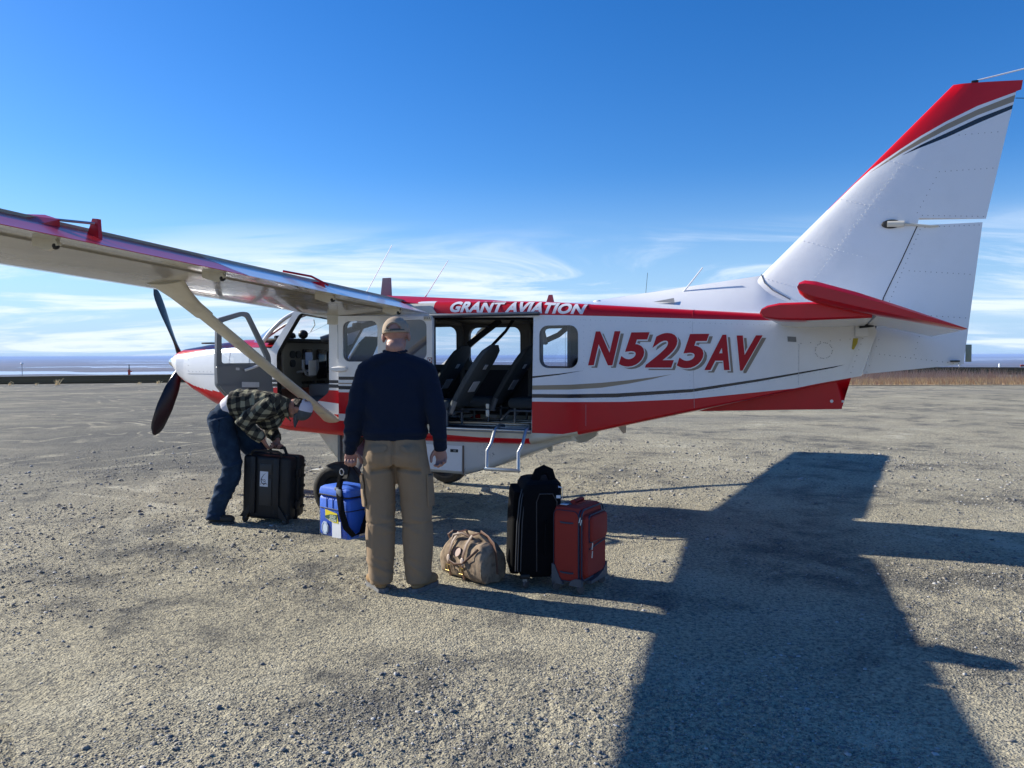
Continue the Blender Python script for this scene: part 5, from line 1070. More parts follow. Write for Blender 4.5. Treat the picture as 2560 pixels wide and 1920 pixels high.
def surfpatch(name, loop2d, obj, fromdir, off, mt, parent, thick=.006):
    """a small cloth patch laid on the surface of obj, loop in (x,z), projected along fromdir"""
    from mathutils.bvhtree import BVHTree
    bvh = BVHTree.FromPolygons([v.co for v in obj.data.vertices], [p.vertices for p in obj.data.polygons]); ov, F = cdt(loop2d, [], [], .03, .02); vs = []; fd = Vector(fromdir).normalized()
    for q in ov:
        if abs(fd.x) > abs(fd.y): o_ = Vector((0, q[0], q[1])) - fd * 1.0; 
        else: o_ = Vector((q[0], 0, q[1])) - fd * 1.0
        h = bvh.ray_cast(o_, fd)
        vs.append((h[0] - fd * off) if h[0] else (o_ + fd * 1.0))
    k = len(vs); v2 = vs + [v + fd * thick * 1.6 for v in vs]; fs = [f[0] for f in F] + [tuple(i + k for i in f[0]) for f in F]
    l = dens(loop2d, .02); n = len(l); fs += [(i, (i + 1) % n, k + (i + 1) % n, k + i) for i in range(n)]
    return mk(name, v2, fs, [mt], parent, recalc=True)
surfpatch('back_pocket_flap', [(-.160, .995), (-.060, 1.002), (-.052, .988), (-.075, .958), (-.160, .955)], tr, (0, 1, 0), .008, KHAKI, tr); surfpatch('back_pocket_flap', [(.035, 1.002), (.130, .992), (.130, .952), (.055, .958), (.030, .988)], tr, (0, 1, 0), .008, KHAKI, tr)
surfpatch('cargo_pocket', [(-.065, .58), (.05, .58), (.05, .79), (-.065, .80)], tr, (-1, 0, 0), .016, KHAKI, tr); surfpatch('cargo_pocket', [(-.065, .58), (.05, .58), (.05, .79), (-.065, .80)], tr, (1, 0, 0), .020, KHAKI, tr)
BOOT = mat('tan_suede_boot', (.30, .185, .085), .9, var=.4, vs=20); SOLE = mat('boot_sole', (.13, .13, .13), .8, var=.6, vs=30, col2=(.3, .3, .3))
def boot(heel, toe, parent, mt, sol, Of, s=1.0):
    h = Vector(heel); t = Vector(toe); d = (t - h).normalized(); M = Matrix.Translation(h) @ Matrix.Rotation(math.atan2(d.y, d.x), 4, 'Z'); L_ = (t - h).length; m = MB()
    m.tube([(.06, 0, .10), (.06, 0, .08), (.06, 0, .05)], [(.036, .034), (.038, .036), (.045, .04)], 16, 0, True, M); m.ell((.052, 0, .042), (.060, .040, .034), 0, M)
    m.ell((L_ * .55, 0, .05), (L_ * .38, .043, .040), 0, M); m.ell((L_ - .055, 0, .048), (.065, .048, .040), 0, M); bt = blob('boot', m, .006, 3, mt, parent)
    m = MB(); pr = [(-.012, .0), (0, .035), (.06, .042), (.14, .042), (L_ - .06, .052), (L_ - .015, .040), (L_ + .008, 0)]; lp = [(x, y) for x, y in pr] + [(x, -y) for x, y in pr[-2:0:-1]]
    m.prism(lp, lambda x, y: (x, y, -.004), lambda x, y: (x, y, .026), 0, M); m.box((.03, 0, .006), (.075, .078, .02), 0, .004, M); m.build('sole', [sol], bt); return bt
boot(W1(-.875, 5.195, 0), W1(-1.005, 5.42, 0), pa, BOOT, SOLE, O1); boot(W1(-.672, 5.185, 0), W1(-.545, 5.41, 0), pa, BOOT, SOLE, O1)
CAPM = mat('tan_cap_cloth', (.36, .275, .20), .9, var=.3, vs=20, bump=.2, bs=300, bd=.002); CAPB = mat('cap_strap_green', (.06, .07, .062), .9)
def cap(parent, M, mt_f, mt_back, back_open=True, brim=mt_f if False else None, seam=None):
    nu, nv = 48, 16; vs = []; fs = []; mi = []
    for j in range(nv + 1):
        ph = (PI / 2 + R(10)) * j / nv
        for i in range(nu):
            th = 2 * PI * i / nu; r_ = math.sin(ph) if j < nv * .9 else 1.0
            vs.append(M @ Vector((.084 * r_ * math.cos(th), (.104 if math.sin(th) > 0 else .104) * r_ * math.sin(th) - .006, .030 + .094 * math.cos(ph))))
    for j in range(nv):
        for i in range(nu):
            th = 2 * PI * (i + .5) / nu; a = abs(((th - 1.5 * PI) + PI) % (2 * PI) - PI); z = (j + .5) / nv
            if back_open and a < R(36) and z > .62 + .30 * (a / R(36)) ** 2 and z < .90: continue
            fs.append((j * nu + i, (j + 1) * nu + i, (j + 1) * nu + (i + 1) % nu, j * nu + (i + 1) % nu)); mi.append(1 if (math.sin(th) < -.05) else 0)
    c = mk('cap', vs, fs, [mt_f, mt_back], parent, mi); s_ = c.modifiers.new('s', 'SOLIDIFY'); s_.thickness = .004; s_.offset = 1
    m = MB(); m.ell((0, -.006, .126), (.008, .008, .005), 0, M)
    m.build('cap_button', [mt_f], c)
    m = MB(); rg = []
    for u in np.linspace(0, 1, 7):
        rg.append([(.078 * math.cos(a) * (1 - .25 * u ** 2), .085 * math.sin(a) * 1.0 + .10 * u * math.sin(a) ** .7, .018 - .012 * u - .030 * u * abs(math.cos(a)) ** 2) for a in np.linspace(R(12), R(168), 20)])
    vs = [M @ Vector(p) for r__ in rg for p in r__]; n = 20; fs = [(i * n + k, i * n + k + 1, (i + 1) * n + k + 1, (i + 1) * n + k) for i in range(6) for k in range(n - 1)]
    bmo = mk('cap_brim', vs, fs, [mt_f], c); s_ = bmo.modifiers.new('s', 'SOLIDIFY'); s_.thickness = .004
    return c
c1 = cap(pa, headM, CAPM, CAPM)
m = MB(); m.tube([headM @ Vector((.0855 * math.cos(a), .1055 * math.sin(a) - .006, .028)) for a in np.linspace(R(222), R(318), 12)], [(.011, .003)] * 12, 6, up=(0, 0, 1)); m.build('cap_strap', [CAPB], c1)
m = MB(); m.tube([headM @ Vector((.085 * math.sin(p_) * math.cos(a), .106 * math.sin(p_) * math.sin(a) - .006, .030 + .096 * math.cos(p_))) for a, p_ in [(R(270 + 38 * math.cos(t)), R(88 - 32 * math.sin(t))) for t in np.linspace(0, PI, 14)]], .004, 6); m.build('cap_trim', [CAPM], c1)
for a in (R(270), R(330), R(210)): MB().tube([headM @ Vector((.085 * math.sin(p_) * math.cos(a), .105 * math.sin(p_) * math.sin(a) - .006, .031 + .0955 * math.cos(p_))) for p_ in np.linspace(0, R(52 if a == R(270) else 90), 8)], .0018, 5).build('cap_seam', [CAPM], c1)
for s in (-1, 1): MB().ell((s * .03, .083, .015), (.013, .011, .011), 0, headM).build('eye', [WLET], pa)

# --- bending man in the plaid shirt
pb = empty('person', (-2.76, 7.5, 0)); tag(pb, 'man in checked shirt and jeans bending down over a black hard case', 'person')
def W2(x, y, z): return (x + 2.76, y - 7.5, z)
DENIM = mat('blue_denim', (.011, .026, .056), .95, spec=.2, var=.6, vs=7, col2=(.032, .070, .125), bump=.4, bs=330, bd=.002)
def plaid(name, rot):
    m = bpy.data.materials.new(name); m.use_nodes = True; t = m.node_tree; b = t.nodes['Principled BSDF']; b.inputs['Roughness'].default_value = .95; c = t.nodes.new('ShaderNodeTexCoord'); s = t.nodes.new('ShaderNodeSeparateXYZ'); mp_ = t.nodes.new('ShaderNodeMapping')
    nz_ = t.nodes.new('ShaderNodeTexNoise'); nz_.inputs['Scale'].default_value = 5; t.links.new(c.outputs['Object'], nz_.inputs['Vector']); mp_.inputs['Rotation'].default_value = (0, R(rot), 0)
    va = t.nodes.new('ShaderNodeVectorMath'); va.operation = 'MULTIPLY_ADD'; t.links.new(nz_.outputs['Color'], va.inputs[0]); va.inputs[1].default_value = (.05, .05, .05); t.links.new(c.outputs['Object'], va.inputs[2]); t.links.new(va.outputs[0], mp_.inputs[0]); t.links.new(mp_.outputs[0], s.inputs[0])
    def chk(v, off):
        f = mth('FRACT', mth('ADD', mth('DIVIDE', v, .088, None, t), off, None, t), None, None, t); return mth('GREATER_THAN', f, .5, None, t)
    a = chk(s.outputs[0], 20.2); bb = chk(mth('SUBTRACT', s.outputs[2], s.outputs[1], None, t), 30.1); k = mth('MULTIPLY', mth('ADD', a, bb, None, t), .5, None, t)
    cr = t.nodes.new('ShaderNodeValToRGB'); cr.color_ramp.interpolation = 'CONSTANT'; e = cr.color_ramp.elements; e[0].color = (.006, .006, .006, 1); e[1].position = .75; e[1].color = (.27, .26, .18, 1); x = e.new(.25); x.color = (.055, .053, .040, 1)
    t.links.new(k, cr.inputs[0]); t.links.new(cr.outputs[0], b.inputs['Base Color']); return m
PLAID = plaid('olive_black_check', 8); PLAIDS = plaid('olive_black_check_sleeve', -38)
hM = Matrix(); up = Vector((.95, 0, -.28)).normalized(); fr = Vector((-.28, 0, -.95)).normalized(); rt = fr.cross(up); hM = Matrix((rt, fr, up)).transposed().to_4x4(); hM.translation = Vector(W2(-2.065, 7.5, 1.085))
nS, nE, nWr = (-2.30, 7.345, 1.12), (-2.555, 7.30, .990), (-2.375, 7.36, .800); fS, fE, fWr = (-2.28, 7.66, 1.10), (-2.43, 7.70, .90), (-2.30, 7.56, .78)
b = MB(); head(b, hM); b.tube([W2(-2.30, 7.5, 1.12), W2(-2.17, 7.5, 1.11), W2(-2.10, 7.5, 1.10)], [.07, .062, .060], 18)
b.tube([W2(-2.78, 7.5, 1.0), W2(-2.55, 7.5, 1.12), W2(-2.30, 7.5, 1.12)], [(.12, .08), (.14, .09), (.14, .09)], 18, up=(0, 1, 0))
for a, e, w in ((nS, nE, nWr), (fS, fE, fWr)): b.tube([W2(-2.34, 7.5, 1.12), W2(*a), W2(*e), W2(*w)], [.05, .045, .036, .026], 12)
hand(b, limbM(W2(*nWr), W2(-2.325, 7.39, .69), (.75, .5, -.1)), 1.0, 1.0, -1, .5); hand(b, limbM(W2(*fWr), W2(-2.28, 7.50, .68), (.6, -.6, 0)), 1.0, 1.0, 1, .5)
NL = [(-2.79, 7.40, 1.0, 0.124), (-2.735, 7.38, .76, 0.117), (-2.675, 7.37, .56, 0.089), (-2.70, 7.37, .44, 0.089), (-2.78, 7.37, .27, 0.082), (-2.84, 7.37, .12, 0.078), (-2.845, 7.37, .045, 0.082)]
FL_ = [(-2.74, 7.58, .98, 0.124), (-2.60, 7.62, .76, 0.117), (-2.47, 7.64, .56, 0.091), (-2.47, 7.64, .42, 0.089), (-2.50, 7.64, .25, 0.080), (-2.53, 7.64, .12, 0.078), (-2.53, 7.64, .045, 0.080)]
for L_ in (NL, FL_): b.tube([W2(*q[:3]) for q in L_], [q[3] * .55 for q in L_], 10)
blob('body', b, .0052, 4, SKIN2, pb)
m = MB(); m.tube([W2(-2.70, 7.5, 1.115), W2(-2.765, 7.5, 1.055), W2(-2.80, 7.5, .98), W2(-2.74, 7.5, .90)], [(.165, .105), (.172, .118), (.180, .128), (.16, .11)], 28, up=(0, 1, 0)); m.ell(W2(-2.825, 7.42, .985), (.105, .10, .115)); m.ell(W2(-2.825, 7.58, .985), (.10, .10, .11))
for L_ in (NL, FL_): m.tube([W2(*q[:3]) for q in L_], [q[3] for q in L_], 22, up=(0, 1, 0))
jn = blob('jeans', m, .0085, 4, DENIM, pb, lambda p: .0045 * fbm(p, (8, 8, 5), 21) + .020 * max(0, mnoise.noise(Vector((p.x * 8, p.y * 6, p.z * 22 - p.x * 8)))) * (1.2 if (p.z < .62) else .35))
m = MB(); m.tube([W2(-2.885 + .0, 7.40, 1.045), W2(-2.835, 7.40, 1.085)], [(.03, .004)] * 2, 6); m.build('leather_patch', [mat('leather_patch', (.42, .33, .24), .7)], jn)
surfpatch('back_pocket', [(-.12, .88), (-.005, .87), (.01, 1.0), (-.10, 1.02)], jn, (0, 1, 0), .003, DENIM, jn)
TEE = mat('white_tee', (.66, .64, .70), .9, var=.3, vs=14)
m = MB(); m.tube([W2(-2.75, 7.5, 1.085), W2(-2.70, 7.5, 1.12), W2(-2.62, 7.5, 1.13)], [(.168, .112), (.175, .122), (.17, .12)], 26, up=(0, 1, 0)); blob('tee_shirt', m, .008, 3, TEE, pb, lambda p: .005 * fbm(p, (12, 12, 12), 31))
m = MB(); SP = [(-2.70, 1.130, .182, .135), (-2.66, 1.135, .190, .145), (-2.56, 1.125, .185, .150), (-2.45, 1.110, .192, .160), (-2.33, 1.105, .195, .150), (-2.25, 1.115, .165, .112), (-2.19, 1.118, .105, .080), (-2.15, 1.112, .080, .070)]
m.tube([W2(x, 7.5, z) for x, z, a, d in SP], [(a, d) for x, z, a, d in SP], 30, up=(0, 1, 0)); m.ell(W2(-2.52, 7.42, 1.03), (.10, .09, .11)); m.ell(W2(-2.36, 7.5, .985), (.13, .11, .10)); m.ell(W2(-2.60, 7.5, 1.03), (.09, .14, .10))
def shd(p): return .009 * fbm(p, (10, 8, 10), 41) + .012 * max(0, mnoise.noise(Vector((p.x * 22 + p.z * 8, p.y * 6, p.z * 6)))) + .004 * fbm(p, (26, 26, 26), 43)
sh = blob('checked_shirt', m, .0085, 4, PLAID, pb, shd)
def sleeve(S, E, Wr):
    m = MB(); S, E, Wr = map(Vector, (S, E, Wr)); m.tube([W2(*(S + (S - E) * .12)), W2(*S.lerp(E, .35)), W2(*S.lerp(E, .75)), W2(*E), W2(*E.lerp(Wr, .4)), W2(*E.lerp(Wr, .8)), W2(*E.lerp(Wr, .98))], [.092, .088, .076, .068, .066, .054, .047], 20)
    return blob('sleeve', m, .0085, 4, PLAIDS, sh, lambda p: .008 * fbm(p, (12, 10, 12), 51) + .012 * max(0, mnoise.noise(Vector((p.x * 24 - p.z * 12, p.y * 8, p.z * 16)))))
sleeve(nS, nE, nWr); sleeve(fS, fE, fWr)
m = MB(); m.loft([[W2(-2.19, y, z) for y, z in ((7.42, 1.17), (7.41, 1.10), (7.43, 1.03), (7.50, 1.0))], [W2(-2.15, y, z) for y, z in ((7.43, 1.165), (7.42, 1.09), (7.435, 1.0), (7.50, .965))]], 0, False, False); k = m.build('shirt_collar', [PLAID], sh, recalc=False); s_ = k.modifiers.new('s', 'SOLIDIFY'); s_.thickness = .008
HAIR = mat('dark_brown_hair', (.022, .013, .009), .7, bump=.8, bs=120, bd=.006)
m = MB(); m.ell((0, -.040, -.002), (.081, .070, .070), 0, hM, 24, 14); m.ell((0, -.055, -.045), (.060, .040, .040), 0, hM); m.ell((.062, -.012, .0), (.022, .016, .038), 0, hM); m.ell((-.062, -.012, .0), (.022, .016, .038), 0, hM)
blob('hair', m, .006, 2, HAIR, pb, lambda p: .006 * fbm(p, (40, 40, 40), 61))
CWH = mat('cap_white_mesh', (.62, .61, .72), .9); CGR = mat('cap_grey_cloth', (.075, .088, .105), .9, var=.3, vs=30)
c2 = cap(pb, hM, CGR, CWH, True)
for s in (-1, 1): MB().ell((s * .03, .083, .015), (.013, .011, .011), 0, hM).build('eye', [WLET], pb)
DB = mat('dark_leather_boot', (.030, .026, .022), .7)
boot(W2(-2.905, 7.37, 0), W2(-2.66, 7.34, 0), pb, DB, mat('rubber_sole_dark', (.05, .05, .05), .8), None); boot(W2(-2.58, 7.64, 0), W2(-2.33, 7.63, 0), pb, DB, mat('rubber_sole_dark2', (.05, .05, .05), .8), None)

# ================================================================== luggage
def RZ(a): return Matrix.Rotation(R(a), 4, 'Z')
# black hard case
hc = empty('hard_case', (-2.325, 7.47, .03), R(-14)); hc.rotation_euler = (0, R(2.5), R(-14)); tag(hc, 'large black wheeled hard case with a white swordfish sticker beside the bending man', 'case')
Wd, Dp, Ht = .50, .30, .60
m = MB(); m.box((0, -.075, Ht / 2 + .02), (Wd, .145, Ht), 0, .03, None, 3); m.build('lid', [BLACKP], hc)
m = MB(); m.box((0, .085, Ht / 2 + .02), (Wd, .155, Ht), 0, .045, None, 3); m.build('shell', [BLACKP], hc)
m = MB(); m.box((0, .004, Ht / 2 + .02), (Wd + .022, .022, Ht + .022), 0, .012, None, 2); m.build('gasket_rim', [BLACKP], hc)
for x_ in (-.13, .12):
    m = MB(); m.box((x_, -.157, .34), (.058, .028, .55), 0, .008); m.loft([[(x_ - .03, -.168, .16), (x_ + .03, -.168, .16), (x_ + .03, -.14, .16), (x_ - .03, -.14, .16)], [(x_ * 1.75 - .035, -.168, .03), (x_ * 1.75 + .035, -.168, .03), (x_ * 1.75 + .035, -.14, .03), (x_ * 1.75 - .035, -.14, .03)]]); m.build('vertical_rib', [BLACKP], hc)
m = MB(); m.box((0, -.150, .50), (.13, .008, .10), 0, .004); m.box((0, -.150, .28), (.13, .008, .26), 0, .004); m.build('recessed_panel', [mat('case_panel', (.018, .02, .023), .5)], hc)
m = MB(); m.tube([(-.165, -.12, .60), (-.155, -.14, .655), (-.12, -.15, .675), (.12, -.15, .675), (.145, -.14, .66), (.155, -.12, .60)], .012, 8); m.build('front_handle', [BLACKP], hc)
m = MB(); m.tube([(-.07, .05, .62), (-.07, .04, .685), (.08, .04, .685), (.10, .05, .62)], [.015, .018, .018, .015], 8); m.build('carry_handle', [BLACKP], hc)
for x_ in (-.215, .215): MB().lathe([(0, .016), (.034, .016), (.038, .008), (.038, -.008), (.034, -.016), (0, -.016)], 24, 0, Matrix.Translation((x_, -.135, .010)), 'X').build('wheel', [BLACKR], hc)
for x_ in (-.215, .215): MB().box((x_, -.13, .055), (.06, .05, .06), 0, .012).build('wheel_housing', [BLACKP], hc)
for z_ in (.16, .46): MB().box((.262, -.012, z_), (.022, .07, .085), 0, .008).build('latch', [BLACKP], hc)
for z_ in (.17, .46): MB().box((-.260, -.012, z_), (.02, .05, .05), 0, .006).build('latch', [BLACKP], hc)
for z_ in (.12, .22, .32, .42, .52): MB().box((.250, .10, z_), (.012, .09, .03), 0, .005).build('side_rib', [BLACKP], hc)
st = MB().box((-.015, -.1552, .405), (.085, .002, .145)).build('sticker', [mat('sticker_white', (.62, .66, .74), .5)], hc)
def inkp(pts, r0): MB().tube([(x - .015, -.1570, z + .405) for x, z in pts], r0, 5).build('sticker_drawing', [NAVY], st)
inkp([(.022, .060), (.0, .042), (-.018, .018), (-.028, -.005)], [.0005, .002, .003, .004]); inkp([(-.028, -.005), (-.008, -.012), (.008, -.004), (.022, -.018)], [.003, .004, .002, .001]); inkp([(-.03, -.008), (-.022, -.035), (-.036, -.055)], [.004, .003, .002]); inkp([(-.02, -.04), (.0, -.05), (.022, -.038), (.034, -.052)], [.002, .007, .004, .001]); inkp([(-.010, -.030), (.012, -.02), (.018, -.032)], [.001, .003, .001])

# blue cooler bag hanging from the man's hand
cb = empty('cooler_bag', (-1.165, 5.47, .325), R(-40)); tag(cb, 'bright blue soft cooler bag with stickers hanging by its strap from the standing man', 'cooler bag')
BLUE = mat('blue_nylon', (.022, .125, .60), .6, var=.35, vs=7, col2=(.015, .085, .45), bump=.35, bs=14, bd=.012)
STRAP = mat('black_webbing', (.007, .007, .008), .9, spec=.15, bump=.3, bs=300)
m = MB(); m.box((-.02, 0, .145), (.335, .24, .29), 0, .028, None, 3); ck = m.build('bag_body', [BLUE], cb)
m = MB(); rg = [[(x * k, y * k, z) for x, y in rrect(-.188, -.121, .148, .121, .03)] for k, z in ((1.0, .293), (1.01, .302), (1.01, .325), (.97, .345), (.85, .357), (.5, .366), (.05, .37))]; m.loft(rg); m.build('lid', [BLUE], cb)
m = MB(); m.tube([(x * 1.005, y * 1.008, .297) for x, y in rrect(-.189, -.122, .149, .122, .03)] + [(.149 * 1.005, .09, .297)], [(.005, .006)] * 25, 6, 0, False); m.build('zip', [BLACKP], cb)
m = MB(); m.tube([(x * 1.008, y * 1.01, .203) for x, y in rrect(-.189, -.122, .149, .122, .03)] + [(.15, .09, .203)], [(.003, .003)] * 25, 5, 0, False); m.build('piping', [BLACKP], cb)
for x_ in (-.09, -.02, .05): MB().tube([(x_, -.1215, .29), (x_, -.1225, .21)], .0025, 5).build('seam', [mat('blue_seam', (.012, .05, .25), .7)], cb)
m = MB(); m.box((-.022, -.1215, .10), (.315, .003, .185), 0, .001); m.build('clear_pocket', [glass('clear_vinyl', (.80, .86, .95), 1.35)], cb)
def onf(name, poly, mt, d=-.1245, y=None): MB().prism(poly, lambda x, z: (x, d, z), lambda x, z: (x, d - .0012, z)).build(name, [mt], cb)
onf('ticket', [(-.025, .005), (.075, .012), (.072, .125), (-.025, .12)], PAPER); onf('octagon_sticker', [(-.105 + .04 * math.cos(a), .062 + .048 * math.sin(a)) for a in np.arange(R(22.5), 6.3, R(45))], mat('pale_sticker', (.55, .64, .74), .6), -.1262)
MB().tube([(-.105 + .032 * math.cos(a), -.1282, .062 + .039 * math.sin(a)) for a in np.linspace(R(22.5), R(382.5), 9)], .0012, 4, 0, False).build('sticker_ring', [mat('sticker_blue', (.05, .15, .35), .6)], cb)
GSB = mat('sticker_green', (.02, .075, .05), .5)
onf('brand_sticker', [(-.10, .135), (-.10, .196), (.035, .178), (.050, .11), (-.02, .112)], mat('sticker_yellow', (.72, .58, .02), .5), -.1262); onf('brand_sticker_band', [(-.10, .150), (-.045, .165), (.035, .170), (.030, .118), (-.02, .120), (-.10, .137)], GSB, -.1275)
for txt, x0, z0, sz in (('GOLD', -.045, .142, .026), ('STREAK', -.055, .119, .024)):
    U4, F4 = textmesh(txt, 1, .25, .03); wd = sz * .62 * len(txt); tri('sticker_lettering', [(x0 + u * wd, -.1295, z0 + v * sz * .78) for u, v in U4], F4, mat('sticker_cream', (.62, .68, .55), .5), cb)
onf2 = MB().prism([(-.03, .02), (.085, .02), (.085, .13), (.02, .13)], lambda y, z: (.1485, y, z), lambda y, z: (.1498, y, z)).build('ticket', [PAPER], cb)
CI = cb.matrix_world.copy(); cbM = Matrix.Translation((-1.165, 5.47, .325)) @ RZ(-40); inv = cbM.inverted()
grip = inv @ Vector((-1.105, 5.265, .868))
def ribbon(name, pts, w_, mt, parent, up=None, n=6): return MB().tube(pts, [(w_, .0025)] * len(pts), n, 0, True, None, None, up).build(name, [mt], parent)
ribbon('carry_strap', [(-.05, -.06, .355), (-.035, -.05, .42), grip + Vector((-.012, -.012, -.09)), grip, grip + Vector((.04, .02, -.06)), (.07, .05, .42), (.06, .06, .355)], .017, STRAP, cb, (1, -.8, 0))
m = MB(); q = grip.lerp(Vector((-.035, -.05, .42)), .62) + Vector((-.004, -.012, 0)); m.tube([q + Vector((.022 * math.cos(a), 0, .022 * math.sin(a))) for a in np.linspace(0, 2 * PI, 17)], .0035, 6, 0, False); m.build('ring', [ALU], cb)
ribbon('shoulder_strap', [q + Vector((.01, -.01, -.02)), (.050, -.120, .365), (.085, -.140, .30), (.125, -.155, .20), (.160, -.145, .10), (.172, -.09, .035), (.172, -.02, .05), (.165, .05, .20), (.13, .06, .36)], .024, STRAP, cb, (1, .6, .35))
m = MB(); m.box((.068, -.136, .330), (.052, .010, .05), 0, .004, None); m.box((.036, -.128, .352), (.045, .010, .022), 0, .004); m.build('strap_buckle', [ALUD], cb)

# duffel
dfx = empty('duffel_bag', (-.285, 5.54, .0), R(-46)); tag(dfx, 'tan canvas duffel bag with leather straps and brass buckles lying left of the black suitcase', 'duffel bag')
CANV = mat('tan_canvas', (.30, .225, .155), .9, var=.95, vs=13, col2=(.10, .066, .045), bump=.4, bs=16, bd=.012); LEA = mat('brown_leather', (.115, .055, .035), .55, var=.4, vs=12)
m = MB(); rr = []
for i in range(15):
    u = -1 + 2 * i / 14; k = (1 - abs(u) ** 6) ** .35 if abs(u) < 1 else .0; k = max(k, .62); hgt = (.285 - .02 * u * u) * (.72 + .28 * k) + .012 * math.sin(i * 1.7); dp = .265 * (.8 + .2 * k); ring = []
    for a in np.linspace(0, 2 * PI, 28, endpoint=False):
        c_, s_ = math.cos(a), math.sin(a); y_ = dp / 2 * math.copysign(abs(c_) ** .6, c_); z_ = hgt / 2 * math.copysign(abs(s_) ** .7, s_); y_ *= (1 - .34 * max(0, z_ / (hgt / 2)) ** 1.5); ring.append((.225 * u, y_, .006 + hgt / 2 + z_))
    rr.append(ring)
m.loft(rr); dbg = blob('bag_body', m, .006, 3, CANV, dfx, lambda p: .010 * fbm(p, (9, 12, 7), 71) + .007 * max(0, mnoise.noise(Vector((p.x * 28, p.y * 10, p.z * 10)))))
def onbag(pts, w_, name, mt, off=.012): 
    return MB().tube(pts, [(w_, .003)] * len(pts), 6, 0, True, None, None, (1, 0, 0)).build(name, [mt], dfx)
for x_ in (-.10, .05):
    onbag([(x_, -.125, .02), (x_, -.147, .10), (x_, -.138, .19), (x_, -.105, .265), (x_ + .01, -.06, .325), (x_ + .03, .0, .335), (x_ + .01, .06, .30)], .014, 'bag_strap', LEA)
    m = MB(); m.tube([(x_ - .02, -.152, .105), (x_ + .02, -.152, .105), (x_ + .02, -.156, .065), (x_ - .02, -.156, .065), (x_ - .02, -.152, .105)], .0035, 6, 0, False); m.tube([(x_, -.152, .105), (x_, -.158, .06)], .003, 6); m.build('buckle', [BRASS], dfx)
    m = MB(); m.ell((x_, -.146, .148), (.020, .006, .030)); m.build('leather_tab', [mat('pale_leather', (.52, .42, .36), .5)], dfx)
m = MB(); m.lathe([(0, .004), (.036, .004), (.036, -.004)], 24, 0, Matrix.Translation((-.025, -.126, .205)) @ Matrix.Rotation(R(-25), 4, 'X'), 'Y'); m.build('round_leather_badge', [mat('badge_leather', (.36, .24, .20), .35)], dfx)
m = MB(); m.tube([(-.13, -.10, .24), (-.12, -.08, .305), (-.05, -.06, .325), (.04, -.05, .31), (.07, -.06, .25)], [(.010, .006)] * 5, 8); m.build('carry_handle', [LEA], dfx)
m = MB(); m.tube([(-.19, .02, .24), (-.08, .0, .315), (.08, .0, .315), (.19, .02, .25)], [(.020, .008)] * 4, 8); m.build('top_flap', [CANV], dfx)
m = MB(); m.tube([(-.10, -.150, .135), (-.03, -.151, .12), (.05, -.150, .135), (.12, -.140, .19), (.17, -.10, .25)], [(.009, .003)] * 5, 6, up=(0, 0, 1)); m.build('piping', [LEA], dfx)
m = MB(); m.tube([(-.21, -.02, .22), (-.24, -.03, .28), (-.20, -.02, .31), (-.17, .02, .30)], [(.010, .004)] * 4, 6); m.ell((-.235, -.03, .215), (.018, .008, .012), 1); m.build('end_handle', [LEA, BRASS], dfx)
m = MB(); m.tube([(.03, .05, .325), (.14, .02, .31), (.22, .0, .28), (.26, -.01, .20), (.27, -.01, .08)], [(.016, .003)] * 5, 6); m.build('shoulder_strap', [LEA], dfx)

def caster(m, x, y, mi0=0, mi1=1, r_=.026):
    m.box((x, y, .058), (.034, .036, .03), mi1, .006); m.lathe([(0, .011), (r_ * .9, .011), (r_, .005), (r_, -.005), (r_ * .9, -.011), (0, -.011)], 20, mi0, Matrix.Translation((x + .008, y, r_)) @ RZ(50), 'Y')
# black suitcase
bs = empty('suitcase', (.165, 5.50, 0), R(5)); tag(bs, 'tall black soft suitcase standing between the duffel bag and the red suitcase', 'suitcase')
BFAB = mat('black_ballistic_nylon', (.0022, .0024, .0036), .85, spec=.15, var=.3, vs=10, bump=.3, bs=12, bd=.012)
m = MB(); rg = []
for z, k, dx in ((.078, .94, 0), (.10, 1, 0), (.35, 1.0, .0), (.60, .99, .012), (.68, .96, .02), (.715, .88, .03), (.73, .70, .035)): rg.append([(x * k + dx, y * k, z) for x, y in rrect(-.135, -.24, .145, .24, .045)])
m.loft(rg); m.build('bag_body', [BFAB], bs)
m = MB(); rg = []
for z, k, dx in ((.10, .97, -.012), (.12, 1, -.012), (.45, 1.0, -.0), (.62, .97, .012), (.66, .9, .02)): rg.append([(x + dx, y * k, z) for x, y in rrect(-.185, -.215, -.12, .215, .03)])
m.loft(rg); m.build('front_pocket', [mat('black_pocket_nylon', (.0012, .0012, .0018), .9, spec=.1)], bs)
for x_ in (-.150, -.165, -.13): MB().tube([(x_, -.225, .12), (x_ + .012, -.228, .45), (x_ + .03, -.222, .62), (x_ + .05, -.19, .68)], .004, 6).build('zip', [mat('zip_grey', (.05, .05, .055), .5)], bs)
MB().tube([(-.02, -.2425, .12), (-.02, -.2425, .60), (.0, -.2425, .655), (.09, -.2425, .655), (.12, -.2425, .60), (.12, -.2425, .12)], .004, 6).build('piping', [mat('piping_black', (.03, .03, .035), .4)], bs)
m = MB(); m.tube([(.045, -.245, .47), (.042, -.268, .455), (.038, -.27, .36), (.035, -.268, .26), (.035, -.245, .245)], [(.012, .006)] * 5, 8); m.build('side_handle', [BFAB], bs)
m = MB(); m.tube([(-.02, -.10, .725), (.01, -.10, .785), (.05, -.09, .80), (.09, -.09, .785), (.11, -.09, .72)], [(.03, .012), (.033, .014), (.035, .016), (.033, .014), (.03, .012)], 10); m.build('top_handle', [BFAB], bs)
